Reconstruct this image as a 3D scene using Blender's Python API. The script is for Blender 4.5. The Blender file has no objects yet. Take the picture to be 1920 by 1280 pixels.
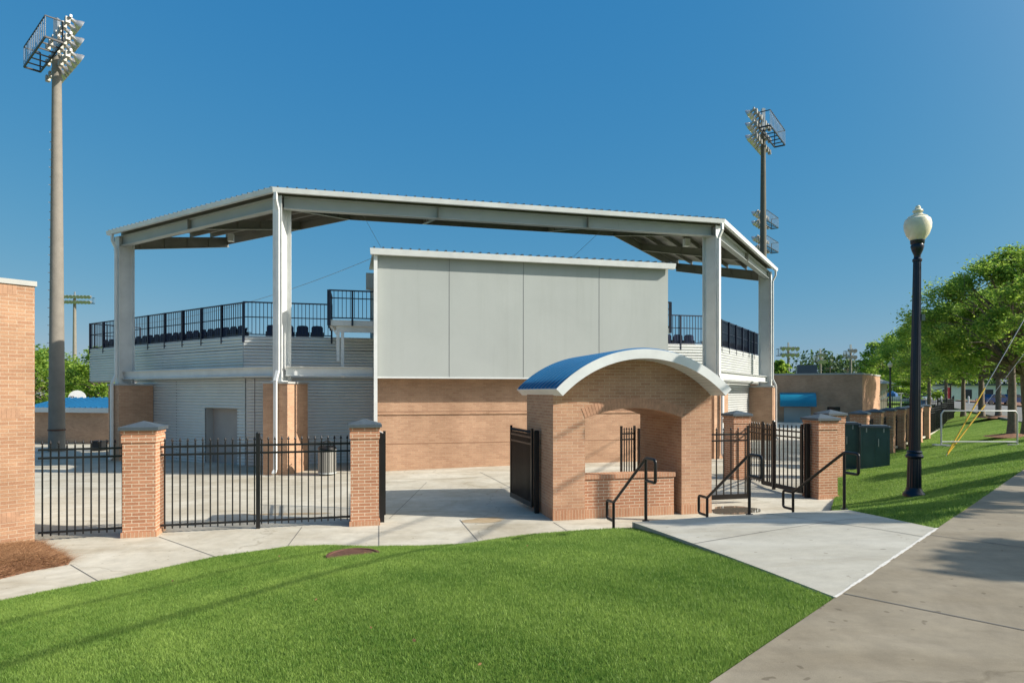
import bpy, bmesh, math, random
import numpy as np
from mathutils import Vector, Matrix
from mathutils.geometry import delaunay_2d_cdt
R = math.radians
random.seed(7)
rng = np.random.default_rng(7)
S = bpy.context.scene
COL = S.collection
# ---------------------------------------------------------------- survey of the place
# camera at x=y=0, eye 2.75 m above the plaza; focal 1200 px of a 1920 px frame, level with a rise
F, CX, HY, CZ = 1200.0, 960.0, 736.0, 2.75
def gx(px, Y): return (px - CX) / F * Y
def gz(py, Y): return CZ - (py - HY) / F * Y
def gp(px, py, z=0.0):
    Y = (CZ - z) * F / (py - HY)
    return Vector((gx(px, Y), Y, z))
TH = R(13.6)
U = Vector((math.cos(TH), math.sin(TH), 0)); N = Vector((-math.sin(TH), math.cos(TH), 0))
Z = Vector((0, 0, 1))
def on_line(px, o, d):
    """point of the ground line o + s*d that is seen in column px"""
    m = (px - CX) / F
    s = (m * o.y - o.x) / (d.x - m * d.y)
    p = o + d * s
    return Vector((p.x, p.y, 0))

# ---------------------------------------------------------------- mesh builder
ROOT = {}
def tag(o, label=None, cat=None, group=None, kind=None):
    if label: o['label'] = label
    if cat: o['category'] = cat
    if group: o['group'] = group
    if kind: o['kind'] = kind
    return o
def thing(name, label, cat, loc=(0, 0, 0), rz=0.0, group=None, kind=None):
    o = bpy.data.objects.new(name, None); COL.objects.link(o)
    o.empty_display_size = 0.2
    o.location = loc; o.rotation_euler = (0, 0, rz)
    ROOT[o] = (Matrix.Translation(Vector(loc)) @ Matrix.Rotation(rz, 4, 'Z')).inverted()
    return tag(o, label, cat, group, kind)
class MB:
    def __init__(s): s.v = []; s.f = []
    def add(s, vs, fs):
        b = len(s.v)
        s.v += [tuple(v) for v in vs]
        s.f += [tuple(i + b for i in f) for f in fs]
        return s
    def box(s, cx, cy, z0, z1, l, w, ang=0.0):
        c, n = math.cos(ang), math.sin(ang)
        q = []
        for a, b in ((-.5, -.5), (.5, -.5), (.5, .5), (-.5, .5)):
            x, y = a * l, b * w
            q.append((cx + x * c - y * n, cy + x * n + y * c))
        return s.prism(q, z0, z1)
    def prism(s, poly, z0, z1):
        n = len(poly)
        vs = [(p[0], p[1], z0) for p in poly] + [(p[0], p[1], z1) for p in poly]
        fs = [tuple(range(n))[::-1], tuple(range(n, 2 * n))]
        fs += [(i, (i + 1) % n, n + (i + 1) % n, n + i) for i in range(n)]
        return s.add(vs, fs)
    def extrude(s, poly, vec):
        n = len(poly); vec = Vector(vec)
        vs = [Vector(p) for p in poly] + [Vector(p) + vec for p in poly]
        fs = [tuple(range(n))[::-1], tuple(range(n, 2 * n))]
        fs += [(i, (i + 1) % n, n + (i + 1) % n, n + i) for i in range(n)]
        return s.add(vs, fs)
    def bar(s, p0, p1, w, h, up=(0, 0, 1)):
        p0 = Vector(p0); p1 = Vector(p1); d = (p1 - p0).normalized(); up = Vector(up)
        if abs(d.dot(up)) > .99: up = Vector((0, 1, 0))
        x = d.cross(up).normalized(); y = x.cross(d)
        q = [x * (a * w / 2) + y * (b * h / 2) for a, b in ((-1, -1), (1, -1), (1, 1), (-1, 1))]
        return s.add([p0 + k for k in q] + [p1 + k for k in q],
                     [(3, 2, 1, 0), (4, 5, 6, 7), (0, 1, 5, 4), (1, 2, 6, 5), (2, 3, 7, 6), (3, 0, 4, 7)])
    def tube(s, pts, r, n=8, caps=True):
        pts = [Vector(p) for p in pts]
        rr = r if isinstance(r, (list, tuple)) else [r] * len(pts)
        vs = []; prev = None
        for i, p in enumerate(pts):
            if i == 0: d = pts[1] - p
            elif i == len(pts) - 1: d = p - pts[i - 1]
            else: d = (pts[i + 1] - p).normalized() + (p - pts[i - 1]).normalized()
            d.normalize()
            if prev is None:
                a = Vector((0, 0, 1)) if abs(d.z) < .9 else Vector((1, 0, 0))
            else: a = prev
            x = (a - d * a.dot(d)).normalized(); prev = x; y = d.cross(x)
            for k in range(n):
                t = 2 * math.pi * k / n
                vs.append(p + (x * math.cos(t) + y * math.sin(t)) * rr[i])
        fs = []
        for i in range(len(pts) - 1):
            for k in range(n):
                a = i * n + k; b = i * n + (k + 1) % n
                fs.append((a, b, b + n, a + n))
        if caps:
            fs.append(tuple(range(n))[::-1]); fs.append(tuple(range((len(pts) - 1) * n, len(pts) * n)))
        return s.add(vs, fs)
    def lathe(s, prof, c=(0, 0, 0), n=20, flute=None):
        c = Vector(c); vs = []
        for r, z in prof:
            for k in range(n):
                t = 2 * math.pi * k / n
                q = r * (flute if flute and k % 2 else 1)
                vs.append(c + Vector((q * math.cos(t), q * math.sin(t), z)))
        fs = []
        for i in range(len(prof) - 1):
            for k in range(n):
                a = i * n + k; b = i * n + (k + 1) % n
                fs.append((a, b, b + n, a + n))
        fs.append(tuple(range(n))[::-1]); fs.append(tuple(range((len(prof) - 1) * n, len(prof) * n)))
        return s.add(vs, fs)
    def build(s, name, mat, parent=None, smooth=False, local=False, solid=True, loc=None):
        me = bpy.data.meshes.new(name)
        me.from_pydata(s.v, [], s.f)
        if solid:
            bm = bmesh.new(); bm.from_mesh(me)
            bmesh.ops.recalc_face_normals(bm, faces=bm.faces); bm.to_mesh(me); bm.free()
        me.update()
        uvs(me)
        if mat: me.materials.append(mat)
        if smooth:
            me.shade_smooth(); me.set_sharp_from_angle(angle=R(38))
        o = bpy.data.objects.new(name, me); COL.objects.link(o)
        if parent is not None:
            o.parent = parent
            if not local: me.transform(ROOT[parent])
            ROOT[o] = ROOT[parent]
        elif loc is not None:
            me.transform(Matrix.Translation(-Vector(loc))); o.location = loc
            ROOT[o] = Matrix.Translation(-Vector(loc))
        else: ROOT[o] = Matrix.Identity(4)
        return o
def uvs(me):
    """metric UVs: along the wall and up, or x/y for flat faces"""
    nl = len(me.loops)
    if nl == 0: return
    co = np.empty(len(me.vertices) * 3, np.float32); me.vertices.foreach_get('co', co); co = co.reshape(-1, 3)
    vi = np.empty(nl, np.int32); me.loops.foreach_get('vertex_index', vi)
    nf = len(me.polygons)
    nr = np.empty(nf * 3, np.float32); me.polygons.foreach_get('normal', nr); nr = nr.reshape(-1, 3)
    tot = np.empty(nf, np.int32); me.polygons.foreach_get('loop_total', tot)
    fi = np.repeat(np.arange(nf), tot); n = nr[fi]; p = co[vi]
    h = np.hypot(n[:, 0], n[:, 1]); h = np.where(h < 1e-6, 1, h)
    tx, ty = -n[:, 1] / h, n[:, 0] / h
    flat = np.abs(n[:, 2]) > .85
    u = np.where(flat, p[:, 0], p[:, 0] * tx + p[:, 1] * ty); v = np.where(flat, p[:, 1], p[:, 2])
    lay = me.uv_layers.new(name='UVMap')
    lay.data.foreach_set('uv', np.stack([u, v], 1).astype(np.float32).ravel())
def dup(root, loc, rz=None, label=None, group=None):
    r = root.copy(); COL.objects.link(r); r.location = loc
    if rz is not None: r.rotation_euler = (0, 0, rz)
    if label: r['label'] = label
    if group: r['group'] = group
    for ch in list(root.children):
        c = ch.copy(); COL.objects.link(c); c.parent = r
        for g in list(ch.children):
            d = g.copy(); COL.objects.link(d); d.parent = c
    return r
def sheet(name, poly, zf, step, mat, skirt=0.0, parent=None, extra=None, jitter=0.0):
    """a ground sheet: the outline exactly, a grid of points inside, heights from zf"""
    pts = []
    n = len(poly)
    for i in range(n):
        a = Vector(poly[i][:2]); b = Vector(poly[(i + 1) % n][:2])
        k = max(1, int((b - a).length / step))
        for j in range(k): pts.append(a.lerp(b, j / k))
    nb = len(pts); edges = [(i, (i + 1) % nb) for i in range(nb)]
    xs = [p.x for p in pts]; ys = [p.y for p in pts]
    arr = np.array([(p.x, p.y) for p in pts])
    gxs = np.arange(min(xs) + step / 2, max(xs), step); gys = np.arange(min(ys) + step / 2, max(ys), step)
    G = np.stack(np.meshgrid(gxs, gys), -1).reshape(-1, 2)
    G = G[inside(G, arr)]
    if len(G):
        dm = np.full(len(G), 9.)
        for q in arr: dm = np.minimum(dm, np.hypot(G[:, 0] - q[0], G[:, 1] - q[1]))
        G = G[dm > step * .3]
    vin = pts + [Vector((float(a), float(b))) for a, b in G]
    v, e, f, *_ = delaunay_2d_cdt(vin, edges, [list(range(nb))], 1, 1e-5)
    A = np.array([(p.x, p.y) for p in v]); zz = zf(A[:, 0], A[:, 1])
    mb = MB()
    mb.v = [(float(a), float(b), float(c)) for (a, b), c in zip(A, zz)]
    for t in f:
        a, b, c = (A[i] for i in t[:3])
        cr = (b[0] - a[0]) * (c[1] - a[1]) - (b[1] - a[1]) * (c[0] - a[0])
        mb.f.append(tuple(t) if cr > 0 else tuple(t)[::-1])
    if skirt:
        bz = zf(arr[:, 0], arr[:, 1]); b0 = len(mb.v)
        for (a, b), c in zip(arr, bz): mb.v.append((a, b, float(c)))
        for (a, b), c in zip(arr, bz): mb.v.append((a, b, float(c) - skirt))
        ar = sum(arr[i][0] * arr[(i + 1) % nb][1] - arr[(i + 1) % nb][0] * arr[i][1] for i in range(nb))
        for i in range(nb):
            j = (i + 1) % nb
            q = (b0 + i, b0 + nb + i, b0 + nb + j, b0 + j)
            mb.f.append(q if ar > 0 else q[::-1])
    return mb.build(name, mat, parent, solid=False)
def inside(P, poly):
    x, y = P[:, 0], P[:, 1]; c = np.zeros(len(P), bool); n = len(poly); j = n - 1
    for i in range(n):
        xi, yi = poly[i][0], poly[i][1]; xj, yj = poly[j][0], poly[j][1]
        c ^= ((yi > y) != (yj > y)) & (x < (xj - xi) * (y - yi) / ((yj - yi) + 1e-12) + xi)
        j = i
    return c
def rbf(points):
    P = np.array(points, float); n = len(P)
    K = np.hypot(P[:, None, 0] - P[None, :, 0], P[:, None, 1] - P[None, :, 1])
    A = np.zeros((n + 3, n + 3)); A[:n, :n] = K; A[:n, n] = 1; A[:n, n + 1:] = P[:, :2]
    A[n, :n] = 1; A[n + 1:, :n] = P[:, :2].T
    w = np.linalg.solve(A + np.eye(n + 3) * 1e-9, np.concatenate([P[:, 2], [0, 0, 0]]))
    def f(x, y):
        x = np.asarray(x, float); y = np.asarray(y, float)
        k = np.hypot(x[..., None] - P[:, 0], y[..., None] - P[:, 1])
        return k @ w[:n] + w[n] + w[n + 1] * x + w[n + 2] * y
    return f

# ---------------------------------------------------------------- materials
class NT:
    def __init__(s, name):
        s.m = bpy.data.materials.new(name); s.m.use_nodes = True
        s.t = s.m.node_tree; s.t.nodes.clear()
        s.out = s.n('ShaderNodeOutputMaterial'); s.p = s.n('ShaderNodeBsdfPrincipled')
        s.l(s.p.outputs[0], s.out.inputs[0])
    def n(s, k, **kw):
        x = s.t.nodes.new(k)
        for a, b in kw.items(): setattr(x, a, b)
        return x
    def l(s, a, b): s.t.links.new(a, b)
    def noise(s, scale, detail=4, rough=.6, vec=None, dist=0):
        x = s.n('ShaderNodeTexNoise'); x.inputs['Scale'].default_value = scale
        x.inputs['Detail'].default_value = detail; x.inputs['Roughness'].default_value = rough
        x.inputs['Distortion'].default_value = dist
        if vec is not None: s.l(vec, x.inputs['Vector'])
        return x.outputs['Fac']
    def ramp(s, fac, stops):
        x = s.n('ShaderNodeValToRGB'); e = x.color_ramp.elements
        while len(e) < len(stops): e.new(.5)
        for k, (p, c) in enumerate(stops):
            e[k].position = p; e[k].color = c if len(c) == 4 else (*c, 1)
        s.l(fac, x.inputs[0]); return x.outputs[0]
    def mix(s, a, b, fac, mode='MIX'):
        x = s.n('ShaderNodeMix', data_type='RGBA', blend_type=mode)
        for sock, val in ((x.inputs[6], a), (x.inputs[7], b), (x.inputs[0], fac)):
            if isinstance(val, (int, float)): sock.default_value = val
            elif isinstance(val, tuple): sock.default_value = (*val, 1) if len(val) == 3 else val
            else: s.l(val, sock)
        return x.outputs[2]
    def bump(s, h, strength=.3, dist=.01):
        x = s.n('ShaderNodeBump'); x.inputs['Strength'].default_value = strength
        x.inputs['Distance'].default_value = dist; s.l(h, x.inputs['Height']); s.l(x.outputs[0], s.p.inputs['Normal'])
    def uv(s): return s.n('ShaderNodeTexCoord').outputs['UV']
    def geo(s): return s.n('ShaderNodeNewGeometry').outputs['Position']
    def set(s, **kw):
        for a, b in kw.items():
            s.p.inputs[a.replace('_', ' ')].default_value = b
def paint(name, col, rough=.45, metal=0.0, var=.08, scale=1.5, bump=0, spec=.5):
    t = NT(name); f = t.noise(scale, 5, .65, t.geo())
    lo = tuple(c * (1 - var) for c in col); hi = tuple(min(1, c * (1 + var)) for c in col)
    t.l(t.ramp(f, [(.3, lo), (.7, hi)]), t.p.inputs['Base Color'])
    t.set(Roughness=rough, Metallic=metal); t.p.inputs['Specular IOR Level'].default_value = spec
    if bump: t.bump(t.noise(scale * 30, 4, .6, t.geo()), bump, .004)
    return t.m
def brick(name, c1, c2, mortar, w=.245, h=.0677, offset=.5, msize=.006):
    t = NT(name); uv = t.uv()
    b = t.n('ShaderNodeTexBrick'); t.l(uv, b.inputs['Vector'])
    b.offset = offset; b.inputs['Scale'].default_value = 1
    b.inputs['Brick Width'].default_value = w; b.inputs['Row Height'].default_value = h
    b.inputs['Mortar Size'].default_value = msize; b.inputs['Mortar Smooth'].default_value = .25
    b.inputs['Bias'].default_value = -.1
    b.inputs['Color1'].default_value = (*c1, 1); b.inputs['Color2'].default_value = (*c2, 1)
    b.inputs['Mortar'].default_value = (*mortar, 1)
    big = t.noise(.9, 4, .6, t.geo())
    col = t.mix(b.outputs['Color'], t.ramp(big, [(.3, (.84, .82, .80)), (.7, (1.12, 1.12, 1.12))]), 1.0, 'MULTIPLY')
    fine = t.noise(45, 3, .6, t.geo())
    col = t.mix(col, t.ramp(fine, [(.3, (.86, .85, .84)), (.7, (1.1, 1.1, 1.1))]), 1.0, 'MULTIPLY')
    t.l(col, t.p.inputs['Base Color']); t.set(Roughness=.85); t.p.inputs['Specular IOR Level'].default_value = .25
    inv = t.n('ShaderNodeMath', operation='SUBTRACT'); inv.inputs[0].default_value = 1
    t.l(b.outputs['Fac'], inv.inputs[1]); t.bump(inv.outputs[0], .5, .006)
    return t.m
def concrete(name, base, stain, scale=.35, dark=.82):
    t = NT(name); g = t.geo()
    a = t.noise(scale, 6, .62, g, 1.2); b = t.noise(scale * 9, 6, .7, g); c = t.noise(140, 3, .6, g)
    st = t.n('ShaderNodeMapping'); t.l(g, st.inputs['Vector']); st.inputs['Scale'].default_value = (.25, 1.5, 1); st.inputs['Rotation'].default_value = (0, 0, R(-14))
    s = t.noise(.9, 6, .6, st.outputs[0], 1.0)
    col = t.ramp(a, [(.32, stain), (.62, base)])
    col = t.mix(col, t.ramp(b, [(.3, (dark, dark, dark)), (.7, (1.07, 1.07, 1.06))]), 1.0, 'MULTIPLY')
    col = t.mix(col, t.ramp(s, [(.34, (.80, .77, .72)), (.52, (1, 1, 1))]), .75, 'MULTIPLY')
    col = t.mix(col, t.ramp(c, [(.3, (.9, .9, .9)), (.7, (1.08, 1.08, 1.08))]), 1.0, 'MULTIPLY')
    sp = t.noise(11, 1, .4, g)          # gum spots and drips
    col = t.mix(col, t.ramp(sp, [(.735, (1, 1, 1)), (.765, (.55, .53, .5))]), .8, 'MULTIPLY')
    wd_ = t.n('ShaderNodeVectorMath', operation='ADD'); t.l(g, wd_.inputs[0])
    nz = t.n('ShaderNodeTexNoise'); nz.inputs['Scale'].default_value = 1.3; nz.inputs['Detail'].default_value = 6; t.l(g, nz.inputs['Vector']); t.l(nz.outputs['Color'], wd_.inputs[1])
    vo = t.n('ShaderNodeTexVoronoi', feature='DISTANCE_TO_EDGE'); vo.inputs['Scale'].default_value = .16; t.l(wd_.outputs[0], vo.inputs['Vector'])
    col = t.mix(col, t.ramp(vo.outputs['Distance'], [(.0, (.55, .52, .47)), (.0022, (1, 1, 1))]), .55, 'MULTIPLY')
    t.l(col, t.p.inputs['Base Color']); t.set(Roughness=.8); t.p.inputs['Specular IOR Level'].default_value = .3
    t.bump(t.noise(90, 5, .7, g), .35, .005)
    return t.m
def leafmat(name, dark, light, trans=.35):
    t = NT(name); at = t.n('ShaderNodeAttribute'); at.attribute_name = 'var'
    col = t.ramp(at.outputs['Fac'], [(0, dark), (1, light)])
    t.l(col, t.p.inputs['Base Color']); t.set(Roughness=.55); t.p.inputs['Specular IOR Level'].default_value = .3
    tr = t.n('ShaderNodeBsdfTranslucent'); t.l(col, tr.inputs[0])
    mx = t.n('ShaderNodeMixShader'); mx.inputs[0].default_value = trans
    t.l(t.p.outputs[0], mx.inputs[1]); t.l(tr.outputs[0], mx.inputs[2]); t.l(mx.outputs[0], t.out.inputs[0])
    return t.m
M = {}
M['brick'] = brick('brick', (.46, .225, .13), (.365, .165, .092), (.60, .49, .36), msize=.008)
M['brick_mid'] = brick('wall brick', (.49, .30, .19), (.405, .235, .147), (.46, .34, .235), msize=.006)
M['brick_pale'] = brick('pale brick', (.49, .285, .175), (.405, .215, .13), (.53, .40, .285), msize=.006)
M['brick_soldier'] = brick('soldier brick', (.48, .26, .155), (.40, .20, .115), (.50, .38, .27), w=.0677, h=.245, offset=0)
M['brick_plain'] = paint('plain brick', (.46, .25, .15), .85, 0, .2, 7)
M['mortar'] = paint('mortar', (.47, .37, .27), .9)
M['white'] = paint('white painted steel', (.64, .65, .63), .4, 0, .09, 1.6, bump=.05)
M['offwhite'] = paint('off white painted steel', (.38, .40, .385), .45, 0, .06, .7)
M['grey_steel'] = paint('grey painted steel', (.40, .42, .41), .45, 0, .08, .8)
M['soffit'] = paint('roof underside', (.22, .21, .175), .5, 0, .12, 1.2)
def streaky(name, base):
    t = NT(name); g = t.geo(); mp = t.n('ShaderNodeMapping'); t.l(g, mp.inputs['Vector']); mp.inputs['Scale'].default_value = (2.2, 2.2, .10)
    a = t.noise(1.0, 6, .7, mp.outputs[0]); b = t.noise(.45, 4, .6, g, .5); c = t.noise(60, 3, .6, g)
    col = t.ramp(b, [(.3, tuple(x * .95 for x in base)), (.7, tuple(x * 1.05 for x in base))])
    col = t.mix(col, t.ramp(a, [(.30, (.90, .90, .885)), (.48, (1, 1, 1)), (.75, (1.02, 1.02, 1.02))]), .6, 'MULTIPLY')
    col = t.mix(col, t.ramp(c, [(.3, (.96, .96, .96)), (.7, (1.04, 1.04, 1.04))]), 1.0, 'MULTIPLY')
    t.l(col, t.p.inputs['Base Color']); t.set(Roughness=.85); t.p.inputs['Specular IOR Level'].default_value = .2
    t.bump(t.noise(2.0, 4, .6, g), .12, .02); return t.m
M['panel'] = streaky('stucco panel', (.375, .395, .375))
M['panel_old'] = paint('stucco panel', (.36, .38, .365), .85, 0, .06, .5, bump=.15)
M['joint'] = paint('dark joint', (.10, .10, .095), .8)
M['reveal'] = paint('brick reveal shade', (.24, .135, .08), .9)  # shade of the brick grooves painted as dark strips
M['blue_seam_lit'] = paint('sky lit blue seam', (.016, .135, .30), .36, .15)  # lighter than the roof: sky light on the seam edges put into the colour
M['seam'] = paint('panel seam', (.16, .165, .16), .8)
M['brick_left'] = brick('toned down brick', (.365, .215, .130), (.30, .16, .095), (.41, .32, .235), msize=.006)  # same brick darkened: strong sun on this wall offset in its colour
M['rib'] = paint('ribbed silver siding', (.60, .615, .60), .38, .2, .10, .5)
M['roofdark'] = paint('dark roof seam', (.05, .07, .09), .4, .3)
M['blue'] = paint('blue metal roof', (.008, .10, .25), .36, .2, .12, 1.0)
M['black'] = paint('black powder coat', (.010, .010, .011), .35, 0, .2, 3, spec=.4)
M['bronze'] = paint('dark bronze metal', (.020, .017, .016), .32, .3, .2, 3)
M['navy'] = paint('navy rail paint', (.008, .014, .035), .4, 0, .2, 2)
M['lamp'] = paint('navy lamp paint', (.006, .010, .022), .28, .2, .2, 3)
M['cap'] = paint('slate stone cap', (.055, .072, .085), .55, 0, .15, 6, bump=.2)
M['stone'] = paint('grey coping', (.36, .36, .34), .7)
M['door'] = paint('grey beige door', (.36, .32, .29), .5)
M['seat'] = paint('dark blue seat plastic', (.008, .02, .075), .4)
M['pole'] = paint('concrete pole', (.20, .18, .15), .85, 0, .12, 2.0, bump=.3)
M['pole_shaded'] = paint('shaded concrete pole', (.095, .09, .07), .85, 0, .15, 2.0, bump=.3)  # darker copy of the pole concrete, its shaded side put into the colour
M['lampmetal'] = paint('brushed floodlight metal', (.52, .50, .47), .33, .7, .15, 6)
M['floodglass'] = paint('floodlight lens', (.32, .33, .33), .15, .5)
M['green'] = paint('dark green steel', (.034, .074, .075), .34, 0, .2, 2)
M['bark'] = paint('bark', (.16, .125, .095), .9, 0, .35, 9, bump=.6)
M['yellow'] = paint('yellow plastic', (.72, .42, .02), .45)
M['galv'] = paint('galvanised steel', (.38, .39, .39), .4, .6)
M['asphalt'] = concrete('asphalt', (.19, .19, .185), (.14, .14, .14), .2)
M['plaza'] = concrete('plaza concrete', (.53, .50, .42), (.40, .36, .28), .45, .84)
M['slab'] = concrete('slab concrete', (.47, .45, .385), (.38, .355, .29), .4, .86)
M['walk'] = concrete('weathered pavement', (.265, .23, .17), (.19, .16, .112), .5, .80)
M['rust'] = paint('rusty iron', (.11, .05, .03), .75, .2, .35, 14, bump=.4)
M['sealant'] = paint('white sealant', (.55, .53, .48), .7, 0, .2, 20)
M['mulchbase'] = paint('pine straw bed', (.20, .095, .05), .95, 0, .5, 18, bump=1)
M['straw'] = leafmat('pine straw', (.16, .07, .03), (.50, .29, .15), .15)
M['blade'] = leafmat('grass blades', (.065, .17, .02), (.345, .47, .105), .4)
M['leaf'] = leafmat('leaves', (.085, .21, .028), (.50, .62, .10), .55)
M['leaf_dark'] = leafmat('dark leaves', (.025, .06, .018), (.11, .18, .045), .4)
M['dry'] = leafmat('dry leaf', (.16, .08, .03), (.36, .21, .09), .2)
def lawnmat():
    t = NT('lawn soil and grass'); g = t.geo()
    a = t.noise(.55, 5, .6, g, .8); b = t.noise(7, 6, .7, g); c = t.noise(70, 5, .75, g)
    col = t.ramp(a, [(.3, (.115, .215, .03)), (.7, (.235, .335, .065))])
    col = t.mix(col, t.ramp(b, [(.3, (.72, .76, .7)), (.7, (1.2, 1.15, 1.1))]), 1.0, 'MULTIPLY')
    col = t.mix(col, t.ramp(c, [(.3, (.5, .55, .5)), (.7, (1.35, 1.3, 1.2))]), 1.0, 'MULTIPLY')
    t.l(col, t.p.inputs['Base Color']); t.set(Roughness=.9); t.p.inputs['Specular IOR Level'].default_value = .15
    t.bump(c, 1.0, .03); return t.m
M['lawn'] = lawnmat()
def alpha(name, col, a, rough=.5):
    t = NT(name); t.set(Roughness=rough, Alpha=a); t.p.inputs['Base Color'].default_value = (*col, 1); return t.m
M['screen'] = alpha('windscreen fabric', (.012, .014, .022), .72)
t = NT('white globe'); t.l(t.ramp(t.noise(6, 3, .6, t.geo()), [(.3, (.66, .60, .43)), (.7, (.80, .75, .58))]), t.p.inputs['Base Color'])
t.set(Roughness=.25); t.p.inputs['Subsurface Weight'].default_value = .3; t.p.inputs['Subsurface Radius'].default_value = (.1, .1, .08)
t.bump(t.noise(60, 2, .5, t.geo()), .35, .006); M['globe'] = t.m
t = NT('puddle water'); t.p.inputs['Base Color'].default_value = (.10, .085, .065, 1); t.set(Roughness=.03); M['puddle'] = t.m
t = NT('damp stain'); t.l(t.ramp(t.noise(3, 4, .6, t.geo()), [(.3, (.33, .24, .13)), (.7, (.42, .33, .22))]), t.p.inputs['Base Color']); t.set(Roughness=.55); M['stain'] = t.m
M['glass'] = paint('dark glass', (.015, .02, .03), .08)
M['red'] = paint('red cloth', (.45, .03, .045), .7)
M['bluebright'] = paint('bright blue paint', (.02, .12, .36), .4)
M['dugroof'] = paint('blue sheet metal', (.012, .105, .23), .4, .1, .1, 1)
M['awning'] = paint('blue awning', (.006, .20, .32), .4, 0, .1, 1)
M['carblue'] = paint('blue car paint', (.015, .035, .11), .2, .3)
M['carwhite'] = paint('white car paint', (.6, .6, .6), .2)
M['rubber'] = paint('black rubber', (.012, .012, .012), .8)
M['housewall'] = paint('pale house wall', (.42, .36, .30), .8)
M['canwall'] = paint('trash can metal', (.30, .29, .26), .45, .3)
M['wood'] = paint('weathered wood pole', (.12, .09, .065), .9)
# ---------------------------------------------------------------- ground, paths, lawns
SMALL = bool(0)
def sm(x): x = np.clip(x, 0, 1); return x * x * (3 - 2 * x)
def plaza_z(x, y):
    x = np.asarray(x, float); y = np.asarray(y, float)
    s = (x + 4.6) * U.x + (y - 22) * U.y
    return np.clip(.017 * s, -.32, .10) * sm((y - 15) / 6)
def ground_z(x, y):
    return -.55 + 1.4 * sm((np.asarray(x, float) - .72 * np.asarray(y, float) - 2) / 10)
SL0, SR0 = Vector((2.52, 5.0, 1.15)), Vector((5.02, 7.56, 1.15))
SL1, SR1 = Vector((1.77, 9.42, .85)), Vector((5.46, 10.40, .85))
WD = (SR0 - SL0); WD.z = 0; WD.normalize(); WN = Vector((WD.y, -WD.x, 0))
slab_z = rbf([(*SL0,), (*SR0,), (*SR1,), (*SL1,)])
def flat(z): return lambda x, y: np.full(np.shape(x), z, float)
gxs = np.concatenate([np.linspace(-900, -60, 15)[:-1], np.arange(-60, 160, 4.), np.linspace(160, 900, 15)])
gys = np.concatenate([np.arange(-60, 220, 4.), np.linspace(220, 1500, 24)])
gX, gY = np.meshgrid(gxs, gys); gZ = ground_z(gX, gY); mb = MB(); nx_ = len(gxs)
mb.v = list(zip(gX.ravel().tolist(), gY.ravel().tolist(), gZ.ravel().tolist()))
mb.f = [(r_ * nx_ + c_, r_ * nx_ + c_ + 1, (r_ + 1) * nx_ + c_ + 1, (r_ + 1) * nx_ + c_) for r_ in range(len(gys) - 1) for c_ in range(nx_ - 1)]
g = mb.build('ground', M['lawn'], solid=False); tag(g, kind='structure')
plaza = sheet('plaza', [(-45, 2.5), (-10.2, 2.5), (-6.6, 7.6), (0.2, 8.4), (1.35, 10.5), (5.2, 11.5), (8.35, 16.4), (9.4, 20), (14, 25.4),
                        (17.6, 30), (25.5, 39.4), (33, 49), (40, 57), (40, 82), (-45, 82)], plaza_z, 1.5, M['plaza'], .1)
tag(plaza, kind='structure')
LAWN_L = [(-3.1, -.7), (SL0.x, SL0.y), (2.15, 7.2), (SL1.x, SL1.y), (1.15, 9.9), (.25, 10.3), (-.72, 10.8), (-2.46, 11.36), (-3.3, 11.5), (-4.0, 11.4),
          (-4.95, 10.6), (-5.9, 9.35), (-6.7, 8.42), (-9.5, 6.3), (-10, -2)]
lawn_l_raw = rbf([(-3.1, -.7, 1.13), (-1, 1.42, 1.13), (1.15, 3.6, 1.13), (SL0.x, SL0.y, 1.135), (2.35, 6.1, 1.065), (2.15, 7.2, .985), (1.96, 8.3, .885), (SL1.x, SL1.y, .75), (1.15, 9.9, .63),
                  (.25, 10.3, .46), (-.72, 10.8, .22), (-1.6, 11.1, .10), (-2.46, 11.36, .02), (-3.3, 11.5, .02), (-4, 11.4, .02), (-4.95, 10.6, .02), (-5.9, 9.35, .02),
                  (-6.7, 8.42, .02), (-8, 7.4, .02), (-9.5, 6.3, .02), (-10, -2, .5), (-2.2, 9.2, .38), (-4, 6, .50), (0, 7, .86)])
def lawn_l_z(x, y): return np.maximum(lawn_l_raw(x, y), .012) + .012 * np.sin(np.asarray(x) * 2.3 + .7) * np.sin(np.asarray(y) * 1.9)
lawn_l = sheet('lawn', LAWN_L, lawn_l_z, .35, M['lawn'], .5); tag(lawn_l, kind='structure')
LAWN_R = [(SR0.x, SR0.y), (8.5, 11.1), (13, 15.7), (22.1, 25), (24.5, 28), (31, 38.8), (38, 51), (49, 70), (44, 64), (33, 49), (25.5, 39.6), (17.6, 30.1),
          (14, 25.5), (9.5, 20), (8.3, 16.45), (7.3, 14.6), (6.1, 12.2), (5.2, 10.33), (SR1.x, SR1.y)]
lawn_r_raw = rbf([(SR0.x, SR0.y, 1.12), (8.5, 11.1, 1.12), (13, 15.7, 1.12), (22.1, 25, 1.08), (24.5, 28, 1.0), (31, 38.8, .98), (38, 51, .98), (49, 70, .98),
                  (44, 64, .6), (33, 49, .15), (25.5, 39.6, -.12), (17.6, 30.1, -.12), (14, 25.5, -.05), (9.5, 20, .04), (8.3, 16.45, .04), (7.3, 14.6, .16),
                  (6.1, 12.2, .5), (5.2, 10.33, .82), (SR1.x, SR1.y, .82), (8.07, 12.85, .66), (12.6, 22.2, .10), (11.6, 23, .06), (13.6, 23.2, .2), (14.5, 20.6, .84), (21, 27, .92), (9.6, 14, .82), (11.5, 19.5, .42)])
def lawn_r_z(x, y): return lawn_r_raw(x, y) + .02 * np.sin(np.asarray(x) * 1.7) * np.sin(np.asarray(y) * 1.3 + .4)
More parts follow.
